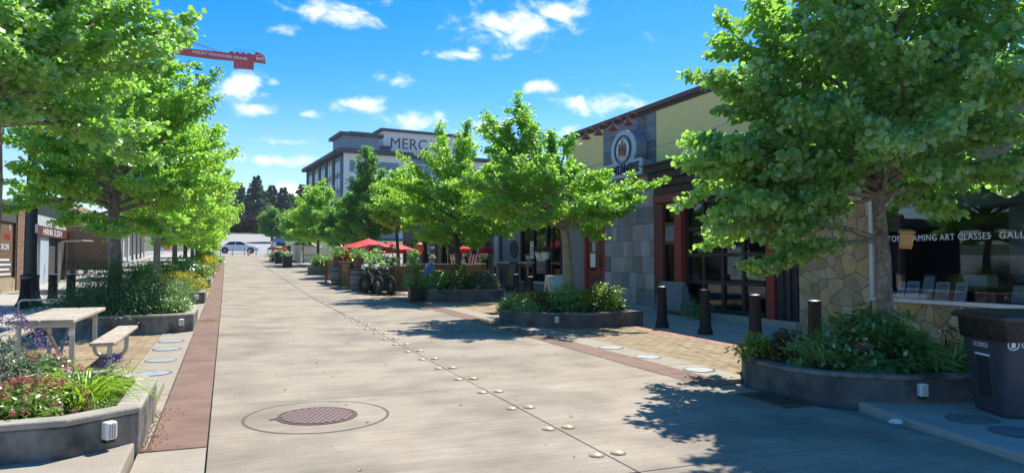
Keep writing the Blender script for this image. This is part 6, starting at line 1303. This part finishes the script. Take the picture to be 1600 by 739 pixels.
tree('street_tree', 'pale trunked tree beyond the yellow flower planter on the left', -2.0, 24.7,
     [(1.5, 1.1), (2.2, 2.2), (4, 2.6), (5.4, 2.3), (6.4, 1.5), (7.6, .3)], 40, 20000, .10, T_WIDE, 'leaf_mid', 'bark_pale', .13, 13, gT, clear=1.7, sub=8)
for i, (y, n, s) in enumerate(((33, 13000, .125), (41.3, 10000, .15), (49.6, 8000, .17), (57.8, 7000, .2), (66, 6000, .22), (75, 5000, .25))):
    tree('street_tree', f'bright green tree on the left side, {["fourth", "fifth", "sixth", "seventh", "eighth", "ninth"][i]} from the photographer', -2.0, y,
         [(1.2, 1.2), (2.0, 2.4), (3.8, 2.75), (5.2, 2.4), (6.6, 1.5), (8.2, .3)] if y < 60 else [(1.0, 1.2), (1.8, 2.6), (3.4, 2.9), (5, 1.8), (6, .3)], 30 if y < 50 else 24, n, s, T_WIDE, 'leaf_mid', 'bark_dark' if i % 2 else 'bark', .13, 20 + i, gT, clear=1.45, sub=7)
# conifers on the far hill
def conifer(label, x, y, h, r, seed):
    rg = np.random.default_rng(seed); z0 = gz(y); root = thing('conifer', label, 'conifer', (x, y, z0), 'dark conifers on the far hill'); MB().tube([(x, y, z0 - .3), (x, y, z0 + h)], [.4, .05], 7).build('trunk', 'bark_dark', root)
    P = []; D = []
    for k in range(int(h * 5)):
        t = (k + .5) / (h * 5); z = h * (.06 + .94 * t); R = r * 1.25 * (1 - t) ** .75 * rg.uniform(.6, 1.2) + .15; a = k * 2.4 + rg.normal() * .3; n = int(24 + 60 * (1 - t))
        u = rg.random(n) ** .7; d = np.array((math.cos(a), math.sin(a), 0)); s = np.array((-math.sin(a), math.cos(a), 0))
        P.append(d * (u * R)[:, None] + s * (rg.normal(size=n) * .22 * R * (1 - u * .6))[:, None] + np.array((0, 0, z)) + np.array((0, 0, -1)) * (u ** 1.6 * R * .42 + rg.normal(size=n) * .12)[:, None]); D.append(np.repeat((d + np.array((0, 0, -.45)))[None], n, 0))
    P = np.concatenate(P) + np.array((x, y, z0)); D = np.concatenate(D); n = len(P); leaf_mesh('crown', P, rg.normal(size=(n, 3)) * .6 + np.array((0, 0, 1)), D + rg.normal(size=(n, 3)) * .4, rg.uniform(.6, 1.1, n), T_WIDE, 'leaf_conifer', root)
for i, (x, y, h, r, l) in enumerate(((-1.5, 200, 13.5, 4.2, 'dark conifer farthest left behind the plum trees'), (3.2, 205, 13.0, 3.8, 'dark conifer second from the left on the hill'), (7.3, 198, 14.8, 4.6, 'tallest dark conifer on the hill, left of centre'), (11.6, 207, 13.2, 3.9, 'dark pointed conifer in the middle of the hill group'), (14.2, 200, 12.2, 3.8, 'dark conifer right of the middle one'), (19.4, 206, 13.6, 3.6, 'dark conifer beside the hotel edge'), (17, 212, 11.5, 3.6, 'short dark conifer behind the gap next to the hotel'), (-6, 203, 13, 4.4, 'dark conifer mostly behind the left tree row'), (10, 214, 12, 4.2, 'conifer behind the tallest one'), (23, 201, 11, 3.5, 'conifer behind the hotel corner'), (5, 215, 11, 4.5, 'conifer filling the gap left of the tallest one'))): conifer(l, x, y, h, r, 70 + i)
for i, (x, y, l) in enumerate(((2.2, 170, 'dark purple leaved plum tree, leftmost at the top of the hill'), (5.2, 168, 'dark purple leaved plum tree in the middle at the top of the hill'), (8.2, 171, 'dark purple leaved plum tree, rightmost at the top of the hill'))):
    tree('plum_tree', l, x, y, [(.3, 1.2), (1.2, 2.0), (2.6, 2.1), (3.8, 1.2), (4.4, .3)], 20, 3500, .3, T_WIDE, 'leaf_purple', 'bark_dark', .12, 90 + i, 'purple plum trees on the hill', clear=.4, sub=6, z0=gz(y))
q = MB(); q.tube([(-10, 150, 13.2), (30, 152, 13.0)], .04, 4); setp(q.build('power_line', 'wire_grey'), 'thin power line crossing in front of the dark conifers', 'wire')
# nest box on the near right tree
nb = thing('nest_box', 'small cedar nest box fixed to the big right tree trunk', 'nest box', (7.58, 6.14, 1.8)); NM = Matrix.Translation((7.55, 6.12, 1.82)) @ Matrix.Rotation(math.radians(-48), 4, 'Z') @ Matrix.Rotation(.08, 4, 'Y')
for (nm, b) in (('front_board', (-.07, .07, -.075, -.06, -.09, .05)), ('front_board', (-.068, .068, -.077, -.062, .054, .07)), ('side_board', (-.07, -.055, -.059, .06, -.09, .07)), ('side_board', (.055, .07, -.059, .06, -.09, .07)), ('floor_board', (-.054, .054, -.059, .06, -.09, -.075)), ('back_board', (-.07, .07, .061, .075, -.12, .11))):
    q = MB().bx(*b); q.v = [tuple(NM @ Vector(v)) for v in q.v]; q.build(nm, 'cedar', nb, bevel=.003)
q = MB().obox((0, -.015, .083), .18, .18, .018, 0, .12); q.v = [tuple(NM @ Vector(v)) for v in q.v]; q.build('roof_board', 'cedar', nb, bevel=.003)

# ================================================================ PLANTS IN THE PLANTERS
shrub('lavender_bush', 'purple flowered lavender bush at the left edge of the foreground planter', -1.82, 7.0, .36, 0.56, .56, .76, 3000, .075, T_NEEDLE, 'leaf_silver', 101, None, 'lavender', clumps=30, upright=1.4, flowers=('petal_lavender', 240, .022, 7))
shrub('spirea_bush', 'leafy bush with salmon pink flower heads in the foreground planter', -1.38, 6.52, .36, .42, .38, .27, 2400, .05, T_KITE, 'leaf_lime', 102, 'pink flowered bushes in the foreground planter', 'shrub', flowers=('petal_pink', 95, .016, 34))
shrub('spirea_bush', 'pink flowered bush behind the daylilies, next to the lavender', -1.5, 7.35, .36, .42, .36, .36, 1600, .05, T_KITE, 'leaf_glossy', 103, 'pink flowered bushes in the foreground planter', 'shrub', flowers=('petal_pink', 60, .018, 30))
shrub('leafy_bush', 'glossy green leafy bush at the lower left corner', -1.55, 6.2, .36, .42, .3, .22, 1300, .06, T_KITE, 'leaf_lime', 104, None, 'shrub', flowers=('petal_pink', 34, .015, 30))
shrub('salvia', 'small violet flowered salvia beside the bench end', -1.02, 8.0, .34, .16, .14, .26, 220, .05, T_NEEDLE, 'leaf_silver', 105, None, 'flowering plant', upright=1.5, flowers=('petal_violet', 60, .018, 8))
shrub('ground_cover', 'low bright green ground cover with a yellow flower at the planter corner', -.96, 7.3, .34, .22, .42, .14, 1300, .035, T_KITE, 'leaf_lime', 106, None, 'ground cover plant', flowers=('petal_yellow', 2, .02, 14))
shrub('ground_cover', 'fine yellow green ground cover at the front of the daylilies', -.92, 6.62, .36, .18, .26, .10, 1300, .028, T_NEEDLE, 'leaf_daylily', 107, None, 'ground cover plant', upright=.6)
# daylily: arching blades, each a part
dl = thing('daylily_clump', 'bright yellow green clump of arching daylily leaves in the foreground planter', 'daylily', (-1.08, 6.85, .36)); rd = random.Random(8); bm_ = []
for v in range(6):
    q = MB(); vs = []; L_ = .42 + .05 * v; n = 7
    for i in range(n + 1):
        t = i / n; w = .0095 * (1 - t ** 2.2) + .0012; x = L_ * (t * .45 + .42 * t ** 2.2); z = L_ * (1.0 * t - (.55 + .1 * v) * t ** 2.3); vs += [(x, -w, z + .004), (x, 0, z), (x, w, z + .004)]
    q.add(vs, [(3 * i + k, 3 * i + k + 1, 3 * i + k + 4, 3 * i + k + 3) for i in range(n) for k in range(2)]); me = q.mesh('leaf'); me.materials.append(MATS['leaf_daylily']); bm_.append(me)
for k in range(170):
    o = bpy.data.objects.new('leaf', rd.choice(bm_)); C.objects.link(o); o.parent = dl; a = rd.uniform(0, 2 * PI); rr = rd.uniform(0, .16); c0 = rd.choice(((0, 0), (0, 0), (.05, -.16), (-.12, .14)))
    o.location = (c0[0] + rr * math.cos(a), c0[1] + rr * math.sin(a), -.02); o.rotation_euler = (rd.uniform(-.15, .15), rd.uniform(-.5, .12), a + rd.uniform(-.5, .5)); s = rd.uniform(.6, 1.1); o.scale = (s, s, s)
# rosemary planter
shrub('rosemary_bush', 'dark green rosemary mass filling the planter behind the table', -1.95, 16.1, .45, 1.45, 1.25, .95, 26000, .09, T_NEEDLE, 'leaf_rosemary', 110, None, 'shrub', clumps=60, upright=1.3)
shrub('rosemary_bush', 'lighter green rosemary at the road end of the planter behind the table', -1.05, 15.9, .45, .42, .8, .58, 6500, .085, T_NEEDLE, 'leaf_shrub', 111, None, 'shrub', clumps=24, upright=1.2)
gY = 'yellow flowered plants along the left edge'
shrub('coreopsis', 'yellow flowered coreopsis in the third planter on the left', -1.35, 24.3, .55, .8, 1.1, .62, 3600, .11, T_NEEDLE, 'leaf_lime', 112, gY, 'flowering plant', upright=1.0, flowers=('petal_yellow', 130, .05, 9))
shrub('shrub', 'dark rounded shrub behind the yellow flowers', -2.2, 25.3, .55, 1.1, .8, .95, 4200, .11, T_KITE, 'leaf_rosemary', 113, None)
shrub('shrub', 'dark mound of evergreen shrub in the fourth planter on the left', -2.0, 32.7, .75, 1.3, 1.2, .95, 4500, .13, T_KITE, 'leaf_glossy', 114, None); shrub('shrub', 'light green feathery plant at the road end of the fourth planter', -.9, 32.4, .75, .4, .9, .75, 1800, .14, T_NEEDLE, 'leaf_lime', 115, None, upright=1)
shrub('coreopsis', 'yellow flowered mound in the fifth planter on the left', -.95, 41, 1.0, .6, 1.0, .75, 1500, .15, T_NEEDLE, 'leaf_lime', 116, gY, 'flowering plant', upright=1, flowers=('petal_yellow', 120, .07, 7))
shrub('shrub', 'light green mound in the sixth planter on the left', -1.4, 49, 1.25, 1.0, 1.2, .8, 1500, .18, T_KITE, 'leaf_lime', 117, None); shrub('shrub', 'dark green mound in the farthest planter on the left', -1.4, 57.5, 1.5, 1.2, 1.2, .9, 1500, .2, T_KITE, 'leaf_shrub', 118, None)
# right near planter
shrub('broad_leaved_shrub', 'dense dark glossy shrub in the middle of the planter by the bin', 6.85, 6.0, .34, .56, .52, .70, 4800, .08, T_KITE, 'leaf_glossy', 120, None, clumps=40)
shrub('broad_leaved_shrub', 'leafy shrub between the dense dark shrub and the tree trunk', 7.35, 6.05, .34, .42, .45, .56, 1900, .08, T_KITE, 'leaf_shrub', 121, None)
shrub('narrow_leaved_shrub', 'narrow leaved green shrub at the left end of the planter by the bin', 6.22, 6.25, .34, .36, .42, .40, 2200, .08, T_NEEDLE, 'leaf_shrub', 122, None, upright=.5)
shrub('bronze_shrub', 'bronze tinted shrub above the narrow leaved one', 6.30, 6.75, .34, .34, .34, .50, 1100, .055, T_KITE, 'leaf_bronze', 123, None); shrub('shrub', 'light green sprays leaning out at the left end of the planter by the bin', 6.0, 6.95, .36, .26, .3, .46, 800, .06, T_KITE, 'leaf_lime', 124, None, upright=.8)
shrub('grassy_plant', 'grassy arching plant beside the bin', 7.42, 5.45, .32, .36, .3, .34, 900, .20, T_NEEDLE, 'leaf_shrub', 125, None, 'plant', upright=.4); shrub('bronze_shrub', 'dark purple shrub behind the grassy plant at the bin', 7.9, 5.9, .34, .34, .4, .52, 1000, .055, T_KITE, 'leaf_bronze', 126, None)
shrub('faded_bloom', 'small cluster of faded orange brown blooms on the shrub by the bin', 6.42, 5.78, .62, .07, .05, .05, 50, .04, T_KITE, 'petal_pink', 127, None, 'flower')
# middle right planter
shrub('abelia_bush', 'bright light green shrub at the right end of the middle planter', 7.8, 14.2, .42, .62, .75, .62, 4600, .075, T_KITE, 'leaf_lime', 130, None); shrub('abelia_bush', 'sunlit green shrub under the crooked tree in the middle planter', 7.0, 14.5, .42, .62, .8, .54, 3600, .07, T_KITE, 'leaf_shrub', 131, None)
shrub('bronze_shrub', 'reddish bronze shrub in the middle planter', 6.5, 14.6, .42, .40, .5, .55, 1600, .06, T_KITE, 'leaf_bronze', 132, None); shrub('shrub', 'low green shrub at the left end of the middle planter', 6.1, 14.7, .42, .48, .8, .36, 2600, .065, T_KITE, 'leaf_shrub', 133, None)
# patio planter
shrub('shrub', 'rounded green shrub at the left of the patio planter', 6.4, 22.6, .6, .75, .75, .62, 3000, .09, T_KITE, 'leaf_shrub', 134, None); shrub('shrub', 'dark green shrub under the tree in the patio planter', 7.25, 22.7, .6, .55, .7, .85, 2200, .09, T_KITE, 'leaf_rosemary', 135, None); shrub('shrub', 'shrub with pale sunlit leaves at the right of the patio planter', 7.95, 22.5, .6, .6, .7, .68, 2600, .09, T_KITE, 'leaf_silver', 136, None)
shrub('tall_shrub', 'tall feathery shrub growing in the black pot at the patio corner', 5.6, 22.1, .7, .42, .42, 1.15, 2400, .10, T_NEEDLE, 'leaf_shrub', 137, None, upright=.7)
# patio greenery, far planter, pots
gP2 = 'potted greenery round the patio'
for i, (x, y, rx, h, m, l) in enumerate(((5.45, 27.2, .55, 1.5, 'leaf_shrub', 'tall leafy plant behind the bicycle'), (5.6, 28.9, .7, 1.7, 'leaf_glossy', 'dark tall plant beneath the red umbrella'), (5.9, 26.6, .4, 1.35, 'leaf_rosemary', 'spiky dark plant beside the fence post'), (6.3, 29.6, .7, 1.75, 'leaf_glossy', 'dark bush at the middle of the patio'), (7.0, 28.0, .5, 1.5, 'leaf_shrub', 'leafy plant inside the plank fence'), (5.0, 30.2, .4, 1.2, 'leaf_shrub', 'leafy plant behind the fence panel between barrels'))): shrub('patio_plant', l, x, y, gz(y) + .1, rx, rx, h, 1700, .13, T_KITE, m, 140 + i, gP2, 'plant')
shrub('shrub', 'green leafy shrubs in the dark planter beyond the barrels', 5.4, 42.8, 1.15, 1.0, .8, .75, 2200, .17, T_KITE, 'leaf_shrub', 150, None); shrub('shrub', 'yellow green shrub at the right end of the far dark planter', 6.6, 42.8, 1.15, .7, .7, .85, 1500, .17, T_KITE, 'leaf_lime', 151, None)
for i, (x, y, h) in enumerate(((5.62, 41.3, .75), (4.1, 53.6, .85), (4.0, 60.5, .85))): shrub('potted_plant', ['dark plant in the square pot beside the far shrub planter', 'dark plant in the nearer square pot by the beige enclosure', 'dark plant in the farther square pot by the beige enclosure'][i], x, y, gz(y) + h - .05, .4, .4, .3, 500, .14, T_KITE, 'leaf_glossy', 155 + i, 'plants in square pots', 'plant')
shrub('shrub', 'dark clipped bush at the roadside before the orange board', 4.3, 66, gz(66), .8, .8, .9, 1200, .2, T_KITE, 'leaf_glossy', 160, None); shrub('shrub', 'small bush beside the stone plinth of the restaurant', 10.45, 14.2, .2, .35, .5, .55, 1200, .05, T_KITE, 'leaf_glossy', 161, None)

# ================================================================ AIR
hz = MB().bx(-320, 330, -60, 560, -40, 80).mesh('haze'); hm = bpy.data.materials.new('haze_air'); hm.use_nodes = True; hn = hm.node_tree; hn.nodes.clear()
ho = hn.nodes.new('ShaderNodeOutputMaterial'); hv = hn.nodes.new('ShaderNodeVolumePrincipled'); hv.inputs['Density'].default_value = .0002; hv.inputs['Color'].default_value = (.80, .90, 1, 1); hv.inputs['Anisotropy'].default_value = .3
hn.links.new(hv.outputs[0], ho.inputs['Volume']); hz.materials.append(hm); hob = bpy.data.objects.new('haze', hz); C.objects.link(hob); hob['kind'] = 'stuff'
